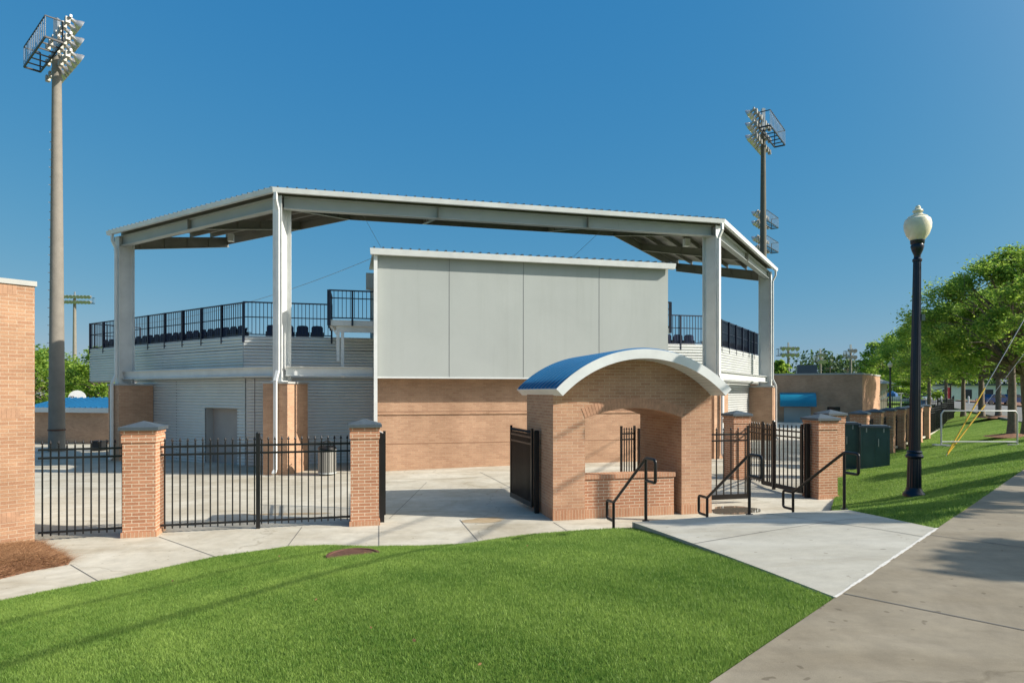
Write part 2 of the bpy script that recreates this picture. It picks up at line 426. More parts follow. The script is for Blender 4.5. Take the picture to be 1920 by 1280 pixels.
lawn_r = sheet('lawn', LAWN_R, lawn_r_z, .6, M['lawn'], .4); tag(lawn_r, kind='structure')
walk_poly = [SL0 - WD * 14, SL0 + WD * 30, SL0 + WD * 30 + WN * 2.5, SL0 - WD * 14 + WN * 2.5]
walk = sheet('pavement', [(p.x, p.y) for p in walk_poly], flat(1.15), 1.2, M['walk'], .3); tag(walk, kind='structure')
v0 = SL0 - WD * 14 + WN * 2.5; v1 = SL0 + WD * 30 + WN * 2.5
verge = sheet('verge', [(v0.x, v0.y), (v1.x, v1.y), (v1.x + 1.5, v1.y - 5), (45, 20), (45, -15), (v0.x + 10, v0.y - 10)], flat(1.13), 3, M['lawn']); tag(verge, kind='structure')
slab = sheet('ramp', [(p.x, p.y) for p in (SL0 + WD * .02, SR0, SR1, SL1)], slab_z, .5, M['slab'], .5); tag(slab, kind='structure')
st = MB()
ed = (SR1 - SL1); ed.z = 0; ed.normalize(); en = Vector((-ed.y, ed.x, 0))
for k in range(1, 5):
    a = SL1 + en * (.30 * (k - 1)); b = SR1 - ed * .25 + en * (.30 * (k - 1)); c = b + en * .30; d = a + en * .30
    st.prism([(q.x, q.y) for q in (a, b, c, d)], -.1, .85 - .17 * k)
o = st.build('steps', M['slab']); tag(o, kind='structure')
road = sheet('road', [(26, 30), (31, 39), (38, 51.2), (49, 70.2), (68, 105), (90, 145), (150, 240), (162, 238), (97, 142), (75, 102), (61, 76), (56, 67), (45, 48.5), (37, 35.5), (32, 27)],
             flat(1.0), 8, M['asphalt'], .1); tag(road, kind='structure')
bank = sheet('mulch_bank', [(61.6, 75.6), (75.8, 101.4), (98, 141.5), (104, 139), (82, 99), (67, 73)], flat(1.12), 5, M['mulchbase'], .3); tag(bank, kind='structure')
lot = sheet('parking_lot', [(70, 78), (92, 112), (150, 112), (120, 78)], flat(1.02), 8, M['asphalt'], .1); tag(lot, kind='structure')

def strip(mb, p0, p1, w, zf, lift=.004, step=.5):
    p0 = Vector((p0[0], p0[1], 0)); p1 = Vector((p1[0], p1[1], 0)); d = (p1 - p0); k = max(1, int(d.length / step)); n = Vector((-d.y, d.x, 0)).normalized() * w / 2
    vs = []
    for i in range(k + 1):
        q = p0 + d * (i / k)
        for e in (q - n, q + n): vs.append((e.x, e.y, float(zf(np.array([e.x]), np.array([e.y]))[0]) + lift))
    mb.add(vs, [(2 * i, 2 * i + 2, 2 * i + 3, 2 * i + 1) for i in range(k)])
j = MB()
for a, b in (((298, 1006), (440, 1056)), ((566, 988), (530, 1036)), ((710.5, 985), (710.5, 1032)), ((862, 974), (905, 1024)), ((1038, 979), (1080, 1005)), ((132, 1058), (196, 1096)),
             ((310, 925), (655, 905)), ((66, 905), (228, 913)), ((725, 905), (975, 893)), ((800, 905), (730, 972)), ((900, 888), (985, 930))):
    strip(j, gp(*a), gp(*b), .014, plaza_z)
joint = j.build('joint', M['joint'], plaza, solid=False)
j = MB()
def sp(px, py, z): return gp(px, py, z)
m0 = SL1.lerp(SR1, .60); m1 = SL0.lerp(SR0, .82)
strip(j, m0, m1, .012, slab_z); strip(j, SL1.lerp(SL0, .45), SR1.lerp(SR0, .42), .012, slab_z)
j.build('joint', M['joint'], slab, solid=False)
j = MB()
for t_ in (-9.2, -6.2, -3.1, 0.16, 3.1, 6.2, 9.3, 12.4, 15.5, 18.6):
    strip(j, SL0 + WD * t_ + WN * .02, SL0 + WD * t_ + WN * 2.5, .014, flat(1.15))
j.build('joint', M['joint'], walk, solid=False)
j = MB()
k = 26
for i in range(k):
    a = SL0.lerp(SR0, i / k); b = SL0.lerp(SR0, (i + 1) / k); w = .020 + .018 * random.random()
    strip(j, a + WN * (.008 * random.random()), b + WN * (.008 * random.random()), w, flat(1.15), .006)
o = j.build('sealant_line', M['sealant'], walk, solid=False)
# puddle and damp patches
def blob(name, cx, cy, rx, ry, ang, mat, lift, zf):
    vs = []; n = 40
    ph = [random.uniform(0, 6.28) for _ in range(4)]
    for i in range(n):
        t_ = 2 * math.pi * i / n; r = 1 + .12 * math.sin(2 * t_ + ph[0]) + .09 * math.sin(3 * t_ + ph[1]) + .05 * math.sin(7 * t_ + ph[2])
        x, y = rx * r * math.cos(t_), ry * r * math.sin(t_)
        vs.append((cx + x * math.cos(ang) - y * math.sin(ang), cy + x * math.sin(ang) + y * math.cos(ang)))
    mb = MB(); zz = float(zf(np.array([cx]), np.array([cy]))[0]) + lift
    mb.add([(a, b, zz) for a, b in vs], [tuple(range(n))])
    o = mb.build(name, mat, solid=False); tag(o, kind='structure'); return o
p = gp(1378, 956); blob('puddle', p.x, p.y, .62, .50, TH, M['puddle'], .005, plaza_z)
p = gp(908, 975); blob('damp_stain', p.x, p.y, .45, .30, TH, M['stain'], .005, plaza_z)
p = gp(545, 963); blob('damp_stain', p.x, p.y, .9, .12, .1, M['stain'], .005, plaza_z)
# mulch bed by the brick building
BED = [gp(75, 1017), gp(100, 1031), gp(133, 1050), gp(128, 1058), gp(60, 1070), gp(0, 1085), Vector((-9.6, 8.0, 0)), Vector((-10.5, 9.5, 0)), Vector((-9.2, 11.4, 0))]
bedc = np.array([[p.x, p.y] for p in BED])
def bed_z(x, y):
    x = np.asarray(x, float); y = np.asarray(y, float); d = np.full(np.shape(x), 9.)
    n = len(bedc)
    for i in range(n):
        a = bedc[i]; b = bedc[(i + 1) % n]; ab = b - a
        t_ = np.clip(((x - a[0]) * ab[0] + (y - a[1]) * ab[1]) / (ab @ ab), 0, 1)
        d = np.minimum(d, np.hypot(x - a[0] - t_ * ab[0], y - a[1] - t_ * ab[1]))
    return .02 + .10 * sm(d / .5)
bed = sheet('pine_straw_bed', [(p.x, p.y) for p in BED], bed_z, .12, M['mulchbase'], .05); tag(bed, kind='structure')

def scatter(name, label_kind, poly, zf, dens, mat, h, w, seed, tilt=.5, flatness=0.0, keep=None, patch=True):
    """thousands of small three-cornered blades as one mesh, with a per-blade tint"""
    r = np.random.default_rng(seed); poly = np.array([(p[0], p[1]) for p in poly])
    x0, y0 = poly.min(0); x1, y1 = poly.max(0)
    n = int((x1 - x0) * (y1 - y0) * dens)
    P = np.stack([r.uniform(x0, x1, n), r.uniform(y0, y1, n)], 1)
    k = inside(P, poly)
    P = P[k]
    if keep is not None: P = P[keep(P, r)]
    n = len(P); z = zf(P[:, 0], P[:, 1])
    a = r.uniform(0, 2 * np.pi, n); hh = h * r.uniform(.55, 1.25, n); ww = w * r.uniform(.7, 1.3, n)
    la = r.uniform(0, 2 * np.pi, n); lt = hh * tilt * r.uniform(.1, 1, n)
    V = np.empty((n, 3, 3), np.float32)
    dx, dy = np.cos(a) * ww / 2, np.sin(a) * ww / 2
    V[:, 0, 0] = P[:, 0] - dx; V[:, 0, 1] = P[:, 1] - dy; V[:, 0, 2] = z - .004
    V[:, 1, 0] = P[:, 0] + dx; V[:, 1, 1] = P[:, 1] + dy; V[:, 1, 2] = z - .004
    V[:, 2, 0] = P[:, 0] + np.cos(la) * lt; V[:, 2, 1] = P[:, 1] + np.sin(la) * lt; V[:, 2, 2] = z + hh * (1 - flatness)
    var = r.uniform(0, 1, n)
    if patch:
        q = .5 + .22 * np.sin(P[:, 0] * 1.9 + 1.3 * np.sin(P[:, 1] * 1.3)) + .22 * np.sin(P[:, 1] * 2.7 + 1.7 * np.sin(P[:, 0] * 1.1)) + .15 * np.sin(P[:, 0] * 7.1 + P[:, 1] * 5.3)
        q2 = .5 + .5 * np.sin(P[:, 0] * 13 + 2.1 * np.sin(P[:, 1] * 9)) * np.sin(P[:, 1] * 15 + 1.7 * np.sin(P[:, 0] * 7.3))
        var = np.clip(.42 * var + .36 * q + .22 * q2 - .02, 0, 1); dryp = r.uniform(0, 1, n) < .03; var = np.where(dryp, 1.0, var)
    return fast_mesh(name, V.reshape(-1, 3), 3, np.repeat(var, 3), mat)
def fast_mesh(name, V, c, var, mat, parent=None):
    me = bpy.data.meshes.new(name); n = len(V) // c
    me.vertices.add(len(V)); me.vertices.foreach_set('co', V.astype(np.float32).ravel())
    me.loops.add(len(V)); me.loops.foreach_set('vertex_index', np.arange(len(V), dtype=np.int32))
    me.polygons.add(n); me.polygons.foreach_set('loop_start', np.arange(0, len(V), c, dtype=np.int32))
    at = me.attributes.new('var', 'FLOAT', 'POINT'); at.data.foreach_set('value', var.astype(np.float32))
    me.update(calc_edges=True); me.materials.append(mat)
    o = bpy.data.objects.new(name, me); COL.objects.link(o)
    if parent is not None: o.parent = parent; me.transform(ROOT[parent]); ROOT[o] = ROOT[parent]
    return o
def view(P, r):
    return (np.abs(P[:, 0]) < .92 * P[:, 1] + .6) & (P[:, 1] > 1.5)
def near(P, r):
    return view(P, r) & (r.uniform(0, 1, len(P)) < np.clip((6.0 / np.maximum(P[:, 1], 1)) ** 1.3, 0, 1))
LL = [(-2.2, 0.2)] + LAWN_L[1:]
o = scatter('grass', None, LL, lawn_l_z, 17000, M['blade'], .026, .005, 3, .9, keep=near); tag(o, kind='stuff')
def near_r(P, r):
    return view(P, r) & (P[:, 1] < 45) & (r.uniform(0, 1, len(P)) < np.clip((11.0 / P[:, 1]) ** 1.6, 0, 1))
o = scatter('grass', None, LAWN_R, lawn_r_z, 2600, M['blade'], .038, .011, 4, .9, keep=near_r); tag(o, kind='stuff')
o = scatter('pine_straw', None, [(p.x, p.y) for p in BED], bed_z, 5200, M['straw'], .15, .009, 5, 2.4, .72, patch=False); tag(o, kind='stuff')
# a few dry leaves on the grass
def dry_leaf():
    me = MB().add([(-.035, 0, .01), (0, -.02, .016), (.04, 0, .02), (0, .022, .012)], [(0, 1, 2, 3)])
    return me
leaf0 = None
for i, (x, y) in enumerate(((-3.6, 9.9), (-4.4, 8.3), (-1.9, 6.2), (-2.2, 9.6), (-.7, 4.6), (.9, 5.6), (.55, 5.15), (1.1, 5.0), (-5.1, 7.9), (.2, 8.3), (-3.0, 7.2), (-.2, 4.0), (-1.1, 5.0), (-3.9, 10.6))):
    z = float(lawn_l_z(np.array([x]), np.array([y]))[0]) + .045
    if leaf0 is None:
        leaf0 = dry_leaf().build('dry_leaf', M['dry'], solid=False); o = leaf0
        at = o.data.attributes.new('var', 'FLOAT', 'POINT'); at.data.foreach_set('value', np.array([.3, .9, .6, .5], np.float32))
        tag(o, 'small brown dry leaf lying on the front lawn', 'leaf', 'dry leaves on the lawn')
    else: o = leaf0.copy(); COL.objects.link(o)
    o.location = (x, y, z); o.rotation_euler = (random.uniform(-.5, .5), random.uniform(-.5, .5), random.uniform(0, 6)); s_ = random.uniform(.4, .75); o.scale = (s_,) * 3
def hit(px, py, zf):
    z = 0.
    for _ in range(60): p = gp(px, py, z); z += .5 * (float(zf(np.array([p.x]), np.array([p.y]))[0]) - z)
    return gp(px, py, z)
# manhole sunk in the lawn
mc = hit(662, 1041, lawn_l_z); mz = float(lawn_l_z(np.array([mc.x]), np.array([mc.y]))[0]) + .012
mh = thing('manhole_cover', 'round rusty iron manhole cover sunk in the lawn', 'manhole', (mc.x, mc.y, mz))
MB().lathe([(.36, -.10), (.40, -.10), (.40, .012), (.36, .012), (.355, .0)], (mc.x, mc.y, mz), 40).build('rim', M['rust'], mh, True)
b = MB().lathe([(.0, -.07), (.352, -.07), (.352, -.045), (.30, -.04), (.0, -.04)], (mc.x, mc.y, mz), 40)
for i in range(-3, 4):
    for q in range(-3, 4):
        if math.hypot(i, q) < 3.4: b.box(mc.x + i * .08, mc.y + q * .08, mz - .042, mz - .030, .045, .045)
b.build('cover', M['rust'], mh)
# ---------------------------------------------------------------- stadium: canopy, stand, press box
YB = 21.8; ZG = gz(352.2, YB)
YA_, YC, YD = YB * (HY - 352.2) / (HY - 434.5), YB * (HY - 352.2) / (HY - 411.7), YB * (HY - 352.2) / (HY - 503.7)
A_ = Vector((gx(203, YA_), YA_, 0)); B_ = Vector((gx(513.7, YB), YB, 0)); C_ = Vector((gx(1355.3, YC), YC, 0)); D_ = Vector((gx(1455.5, YD), YD, 0))
GUT = [A_, B_, C_, D_]
def nrm(a, b): d = (b - a).normalized(); return Vector((-d.y, d.x, 0))
n1, n2, n3 = nrm(A_, B_), nrm(B_, C_), nrm(C_, D_)
def bis(a, b): m = (a + b).normalized(); return m / m.dot(a)
OUTD = [n1, bis(n1, n2), bis(n2, n3), n3]       # inward offset per metre at each corner
def ring(d): return [g + o * d for g, o in zip(GUT, OUTD)]
DEP = 5.75; RISE = 1.16
def roof_z(d): return ZG + .015 + RISE * d / DEP
can = thing('stadium_canopy', 'huge white steel canopy on four tall columns standing on brick piers', 'canopy', (B_.x, B_.y, 0))
r = MB()
o0, o1 = ring(.06), ring(DEP)
for i in range(3):
    t4 = [o0[i] + Z * roof_z(.06), o0[i + 1] + Z * roof_z(.06), o1[i + 1] + Z * roof_z(DEP), o1[i] + Z * roof_z(DEP)]
    r.add([p for p in t4] + [p - Z * .05 for p in t4], [(0, 1, 2, 3), (7, 6, 5, 4), (0, 4, 5, 1), (1, 5, 6, 2), (2, 6, 7, 3), (3, 7, 4, 0)])
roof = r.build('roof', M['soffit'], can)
r = MB()
for i in range(3):
    a, b = GUT[i], GUT[i + 1]; d = (b - a).normalized(); L = (b - a).length; n = (n1, n2, n3)[i]
    k0 = OUTD[i].dot(d); k1 = -OUTD[i + 1].dot(d)
    s = .12
    while s < L - .05:
        dm = DEP
        if k0 > 1e-4: dm = min(dm, s / k0)
        if k1 > 1e-4: dm = min(dm, (L - s) / k1)
        if dm > .2: r.bar(a + d * s + n * -.04 + Z * (roof_z(0) + .02), a + d * s + n * dm + Z * (roof_z(dm) + .02), .05, .055)
        s += .31
r.build('standing_seam', M['roofdark'], roof)
for i in range(3):
    a, b = GUT[i], GUT[i + 1]; n = (n1, n2, n3)[i]
    ia, ib = OUTD[i], OUTD[i + 1]
    q = []
    for P, O in ((a, ia), (b, ib)):
        q.append([P - O * .10 + Z * ZG, P - O * .07 + Z * (ZG - .16), P + O * .05 + Z * (ZG - .16), P + O * .05 + Z * (ZG - .01), P - O * .08 + Z * ZG * 1.0])
    vs = q[0][:4] + q[1][:4]
    MB().add(vs, [(0, 1, 2, 3), (7, 6, 5, 4), (0, 4, 5, 1), (1, 5, 6, 2), (2, 6, 7, 3), (3, 7, 4, 0)]).build('gutter', M['white'], can)
# purlins under the deck, tip trim
for d in (.55, 1.6, 2.65, 3.7, 4.75, 5.6):
    q = ring(d); b = MB()
    for i in range(3): b.bar(q[i] + Z * (roof_z(d) - .15), q[i + 1] + Z * (roof_z(d) - .15), .05, .20)
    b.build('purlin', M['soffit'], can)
q = ring(5.68); b = MB()
for i in range(3):
    b.add([q[i] + Z * 10.28, q[i + 1] + Z * 10.28, q[i + 1] + Z * (roof_z(5.68) - .06), q[i] + Z * (roof_z(5.68) - .06)] + [(p_ + o_ * .04) for p_, o_ in ((q[i] + Z * 10.28, OUTD[i]), (q[i + 1] + Z * 10.28, OUTD[i + 1]), (q[i + 1] + Z * (roof_z(5.68) - .06), OUTD[i + 1]), (q[i] + Z * (roof_z(5.68) - .06), OUTD[i]))],
          [(0, 1, 2, 3), (7, 6, 5, 4), (0, 4, 5, 1), (2, 6, 7, 3), (3, 7, 4, 0), (1, 5, 6, 2)])
b.build('tip_fascia', M['soffit'], can)
# tapered rafters over each column and between them
def rafter(p, o, dep, w=.16, deep=.34):
    u = o.normalized(); side = Vector((-u.y, u.x, 0)); b = MB()
    L = o.length * dep
    z0, z1 = roof_z(.25) - .26, roof_z(dep) - .26
    a0 = p + o * .25; a1 = p + o * (dep - .02)
    for z_, hh in ((0, .02),):
        pass
    # web
    q = [a0 + Z * z0, a1 + Z * z1, a1 + Z * (z1 - deep), a0 + Z * (z0 - deep - .06)]
    b.extrude([x - side * .008 for x in q], side * .016)
    for (pa, pb) in ((q[0], q[1]), (q[3], q[2])): b.bar(pa, pb, w, .02)
    for k in (.2, .4, .6, .8):
        pa = q[0].lerp(q[1], k); pb = q[3].lerp(q[2], k); b.bar(pa, pb, .10, .012, u)
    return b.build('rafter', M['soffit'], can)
for i_, (P, O) in enumerate(zip(GUT, OUTD)): rafter(P, O, DEP, .16, .48 if i_ in (0, 3) else .34)
for i in range(3):
    a, b = GUT[i], GUT[i + 1]; n = (n1, n2, n3)[i]
    for t_ in ((.5,) if i != 1 else (.33, .67)): rafter(a.lerp(b, t_), n, DEP)
# columns, piers, downspouts
PZ = 3.06
piers = []
for i, (P, O) in enumerate(zip(GUT, OUTD)):
    u = O.normalized(); s = Vector((-u.y, u.x, 0)); ang = math.atan2(s.y, s.x)
    if i == 3: P = P - (D_ - C_).normalized() * .25
    if i == 0: P = P + (B_ - A_).normalized() * .30
    pc = P + u * .80; gzv = float(plaza_z(np.array([pc.x]), np.array([pc.y]))[0])
    MB().box(pc.x, pc.y, gzv - .2, PZ, .90, 1.45, ang).build('brick_pier', M['brick_mid'], can)
    MB().box(pc.x, pc.y, PZ, PZ + .07, .98, 1.53, ang).build('pier_cap', M['stone'], can)
    b = MB(); f0, f1 = P + u * .22, P + u * .86
    for q in (f0, f1): b.box(q.x, q.y, PZ + .07, ZG - .20, .33, .022, ang)
    c = f0.lerp(f1, .5); b.box(c.x, c.y, PZ + .07, ZG - .22, .016, .62, ang)
    b.box(c.x, c.y, PZ + .07, PZ + .10, .42, .80, ang)
    b.build('column', M['white'], can)
    d = MB(); w = .105; off = s * (-.07 if i < 2 else .07)
    pts = [P - u * .02 + Z * (ZG - .16), P - u * .02 + Z * (ZG - .42), P + u * .13 + Z * (ZG - .72), P + u * .13 + Z * (PZ + .45), P + u * .005 - u * .04 + Z * (PZ + .08), P - u * .04 + Z * (gzv + .18), P - u * .16 + Z * (gzv + .06)]
    pts = [q + off for q in pts]
    for k in range(len(pts) - 1): d.bar(pts[k], pts[k + 1], w, .09, u)
    d.build('downspout', M['white'], can)
    piers.append(pc)
def ibeam(name, a, b, z0, z1, fl, mat, parent):
    d = (b - a).normalized(); n = Vector((-d.y, d.x, 0)); m = MB(); zm = (z0 + z1) / 2
    m.bar(a + Z * zm, b + Z * zm, .02, z1 - z0 - .04)
    m.bar(a + Z * (z1 - .01), b + Z * (z1 - .01), fl, .022); m.bar(a + Z * (z0 + .01), b + Z * (z0 + .01), fl, .022)
    return m.build(name, mat, parent)
q = ring(.42)
for i in range(3):
    d = (q[i + 1] - q[i]).normalized()
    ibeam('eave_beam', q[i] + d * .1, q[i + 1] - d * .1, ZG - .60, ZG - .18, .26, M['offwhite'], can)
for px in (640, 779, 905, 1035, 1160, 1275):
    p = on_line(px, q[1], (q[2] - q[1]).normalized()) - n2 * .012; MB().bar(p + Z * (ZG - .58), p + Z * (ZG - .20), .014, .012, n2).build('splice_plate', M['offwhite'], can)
q = ring(.50)
# press box position: front panel 0.6 m in front of the canopy line
PO = B_ - n2 * .75; BO = B_ - n2 * .22
u2 = (C_ - B_).normalized()
pl = on_line(705.8, PO, u2); pr = on_line(1252.5, PO, u2)
sL = (pl - B_).dot(u2); sR = (pr - B_).dot(u2)
def PB(s, d, z=0): return B_ + u2 * s + n2 * d + Z * z
for a, b in ((q[0], q[1]), (q[1], PB(sL, .5)), (PB(sR, .5), q[2]), (q[2], q[3])):
    d = (b - a).normalized(); ibeam('mid_beam', a + d * .12, b - d * .10, 3.34, 3.67, .20, M['white'], can)
# ---- press box
Yp = pl.y
zp0 = gz(708.5, Yp); zgt = gz(465.3, on_line(685, B_ - n2 * .95, u2).y)
pb = thing('press_box', 'big grey panelled press box above a brick base in front of the stand', 'building', (pl.x, pl.y, 0))
m = MB().prism([PB(sL + .02, -.22)[:2], PB(sR - .02, -.22)[:2], PB(sR - .02, 6.4)[:2], PB(sL + .02, 6.4)[:2]], -.4, zp0 + .02)
m.build('brick_base', M['brick_mid'], pb)
m = MB().prism([PB(sL, -.75)[:2], PB(sR, -.75)[:2], PB(sR, 6.5)[:2], PB(sL, 6.5)[:2]], zp0, zgt - .1)
body = m.build('wall', M['panel'], pb)
for px in (842.5, 981.5, 1123.5):
    p = on_line(px, PO, u2) - n2 * .003; MB().bar(p + Z * (zp0 + .01), p + Z * (zgt - .15), .014, .006, n2).build('panel_joint', M['seam'], body)
m = MB(); p0 = PB(sL, -.76); p1 = PB(sR, -.76); m.bar(p0 + Z * (zp0 + .02), p1 + Z * (zp0 + .02), .03, .05); m.build('panel_trim', M['white'], body)
MB().bar(PB(sL - .01, 6.3, zp0), PB(sL - .01, 6.3, zgt - .15), .14, .05, n2).build('corner_trim', M['white'], pb)
m = MB()
for py, hh in ((775.5, .055),):
    zz = gz(py, BO.y + .9); m.bar(PB(sL, -.23, zz), PB(sR, -.23, zz), .05, hh)
m.build('brick_band', M['brick_mid'], pb)
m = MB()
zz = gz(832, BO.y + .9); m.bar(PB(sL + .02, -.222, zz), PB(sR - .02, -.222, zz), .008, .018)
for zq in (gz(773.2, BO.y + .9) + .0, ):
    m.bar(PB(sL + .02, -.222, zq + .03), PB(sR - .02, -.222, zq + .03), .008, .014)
m.build('brick_reveal_shade', M['reveal'], pb)
m = MB(); zr = zgt + .02
q4 = [PB(sL - .12, -.90, zr), PB(sR + .12, -.90, zr), PB(sR + .12, 6.7, zr + .75), PB(sL - .12, 6.7, zr + .75)]
m.add(q4 + [x - Z * .06 for x in q4], [(0, 1, 2, 3), (7, 6, 5, 4), (0, 4, 5, 1), (1, 5, 6, 2), (2, 6, 7, 3), (3, 7, 4, 0)])
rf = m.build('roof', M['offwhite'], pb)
m = MB(); s = sL - .08
while s < sR + .1:
    m.bar(PB(s, -.98, zr + .02), PB(s, 6.6, zr + .77), .06, .06); s += .305
m.build('standing_seam', M['roofdark'], rf)
m = MB(); a = PB(sL - .22, 0); b = PB(sR + .16, 0)
m.add([PB(sL - .22, -1.06, zgt), PB(sL - .20, -1.03, zgt - .20), PB(sL - .20, -.88, zgt - .20), PB(sL - .22, -.88, zgt), PB(sR + .18, -1.06, zgt), PB(sR + .16, -1.03, zgt - .20), PB(sR + .16, -.88, zgt - .20), PB(sR + .18, -.88, zgt)],
      [(0, 1, 2, 3), (7, 6, 5, 4), (0, 4, 5, 1), (1, 5, 6, 2), (2, 6, 7, 3), (3, 7, 4, 0)])
m.build('gutter', M['white'], pb)
m = MB(); m.bar(PB(sL - .03, -.86, .05), PB(sL - .03, -.86, zgt - .18), .12, .10, n2); m.build('downspout', M['white'], pb)
sp_ = thing('loudspeaker', 'small grey box mounted on the left wall of the press box', 'speaker', PB(sL - .2, 1.0, 6.3))
MB().box(*PB(sL - .17, 1.6)[:2], gz(533, 23.0), gz(503, 23.0), .30, .45, TH).build('box', M['offwhite'], sp_)
MB().box(*PB(sL - .17, 1.37)[:2], gz(531, 23.0), gz(505, 23.0), .26, .02, TH).build('grille', M['grey_steel'], sp_)
# side platforms and their railings
def railing(name, label, pts, z0, z1, post_every, drop, group, bal=.135, mid=.55, parent_label=None):
    t_ = thing(name, label, 'railing', (pts[0].x, pts[0].y, z0), 0, group)
    hh = z1 - z0; first_b = None; first_p = None
    for a, b in zip(pts[:-1], pts[1:]):
        d = (b - a).normalized(); L = (b - a).length; ang = math.atan2(d.y, d.x)
        MB().bar(a + Z * (z1 - .025), b + Z * (z1 - .025), .05, .05).build('top_rail', M['navy'], t_)
        MB().bar(a + Z * (z0 + .06), b + Z * (z0 + .06), .04, .04).build('bottom_rail', M['navy'], t_)
        MB().bar(a + Z * (z0 + hh * mid), b + Z * (z0 + hh * mid), .035, .035).build('mid_rail', M['navy'], t_)
        n = max(2, round(L / bal))
        for k in range(1, n):
            p = a + d * (L * k / n)
            if first_b is None:
                first_b = MB().box(p.x, p.y, z0 + .06, z1 - .04, .022, .022, ang).build('baluster', M['navy'], t_); fb = p
            else:
                o = first_b.copy(); COL.objects.link(o); o.location = (p.x - fb.x, p.y - fb.y, 0)
        n = max(1, round(L / post_every))
        for k in range(n + 1):
            p = a + d * (L * k / n) - Vector((-d.y, d.x, 0)) * .05
            m = MB().box(p.x, p.y, z0 - drop, z1 - .01, .065, .09, ang)
            m.bar(p + Z * (z0 - drop + .05), p + Vector((-d.y, d.x, 0)) * .14 + Z * (z0 - drop + .02), .06, .05)
            m.build('post', M['navy'], t_)
    return t_
zpl = gz(600, 23.2)
pf = thing('viewing_platform', 'raised steel platform at the left side of the press box', 'platform', PB(sL - 1.6, 1.0, zpl))
MB().prism([PB(sL - 1.62, .9)[:2], PB(sL, .9)[:2], PB(sL, 3.0)[:2], PB(sL - 1.62, 3.0)[:2]], zpl - .20, zpl).build('deck', M['white'], pf)
MB().prism([PB(sL - 1.3, 1.0)[:2], PB(sL, 1.0)[:2], PB(sL, 1.12)[:2], PB(sL - 1.3, 1.12)[:2]], zpl - .42, zpl - .2).build('beam', M['white'], pf)
for dx, zb in ((-1.32, 3.9), (-1.16, 3.3)):
    MB().bar(PB(sL + dx, 1.05, zb), PB(sL + dx, 1.05, zpl - .2), .11, .09, n2).build('support_post', M['white'], pf)
MB().bar(PB(sL - 1.58, 1.05, zpl - .2), PB(sL - 1.28, 1.05, zpl - .62), .06, .06, n2).build('brace', M['white'], pf)
railing('guard_railing', 'short high navy railing round the platform left of the press box', [PB(sL - 1.60, 3.0), PB(sL - 1.60, .94), PB(sL - .02, .94)], zpl + .02, zpl + 1.10, .9, .22, 'stand railings', .14, .72)
pf = thing('viewing_platform', 'raised steel platform at the right side of the press box', 'platform', PB(sR + .6, 1.0, zpl))
MB().prism([PB(sR, .9)[:2], PB(sR + .95, .9)[:2], PB(sR + .95, 3.0)[:2], PB(sR, 3.0)[:2]], zpl - .20, zpl).build('deck', M['white'], pf)
MB().bar(PB(sR + .75, 1.0, zpl - .2), PB(sR + .05, 1.0, 4.1), .10, .09, n2).build('brace', M['white'], pf)
railing('guard_railing', 'short high navy railing on the platform right of the press box', [PB(sR + .02, .94), PB(sR + .93, .94), PB(sR + .93, 3.0)], zpl + .02, zpl + 1.10, .9, .2, 'stand railings', .14, .72)
# ---- seating stand
WO = B_ + n2 * 3.12
bL = on_line(457.5, WO, u2); bR = on_line(1336, WO, u2)
eL = Vector((gx(170, 32.1), 32.1, 0)); eR = on_line(1423, bR, (D_ - C_).normalized())
ZW, ZU = 4.93, 3.30
def ribbed(a, b, z0, z1, pitch=.122, dep=.055):
    d = (b - a).normalized(); n = Vector((d.y, -d.x, 0)); m = MB(); prof = []
    z = z0
    while z < z1 - .01:
        zz = min(z + pitch, z1)
        prof += [(0, z), (0, z + (zz - z) * .22), (dep * .85, z + (zz - z) * .26), (dep, z + (zz - z) * .62), (dep * .85, z + (zz - z) * .98)]
        z = zz
    prof.append((0, z1)); k = len(prof)
    vs = [a + n * o_ + Z * z_ for o_, z_ in prof] + [b + n * o_ + Z * z_ for o_, z_ in prof]
    fs = [(i, k + i, k + i + 1, i + 1) for i in range(k - 1)]
    m.add(vs, fs)
    # back
    i0 = len(m.v); m.add([a - n * .06 + Z * z0, b - n * .06 + Z * z0, b - n * .06 + Z * z1, a - n * .06 + Z * z1], [(3, 2, 1, 0)])
    return m
gs = thing('grandstand', 'curved seating stand with ribbed silver metal walls under the canopy', 'grandstand', (bL.x, bL.y, 0))
for a, b in ((eL, bL), (bL, bR), (bR, eR)): ribbed(a, b, ZU, ZW).build('upper_wall', M['rib'], gs, solid=False)
wl = (bL - eL).normalized(); wr = (eR - bR).normalized()
nl, nr_ = Vector((-wl.y, wl.x, 0)), Vector((-wr.y, wr.x, 0))
ribbed(eL + nl * 3, eL, ZU, ZW).build('upper_wall', M['rib'], gs, solid=False)
lo = .14
eL2 = on_line(258, eL + nl * lo, wl); dA = on_line(386.5, eL + nl * lo, wl); dB = on_line(447, eL + nl * lo, wl)
bL2 = bL + bis(nl, n2) * lo; bR2 = bR + bis(n2, nr_) * lo; eR2 = on_line(1404, bR2, wr)
ZB = -.45; zdt = gz(765, dA.y)
for a, b, z0, z1 in ((eL2, dA, ZB, ZU), (dB, bL2, ZB, ZU), (dA, dB, zdt, ZU), (bL2, bR2, ZB, ZU), (bR2, eR2, ZB, ZU)):
    ribbed(a, b, z0, z1).build('lower_wall', M['rib'], gs, solid=False)
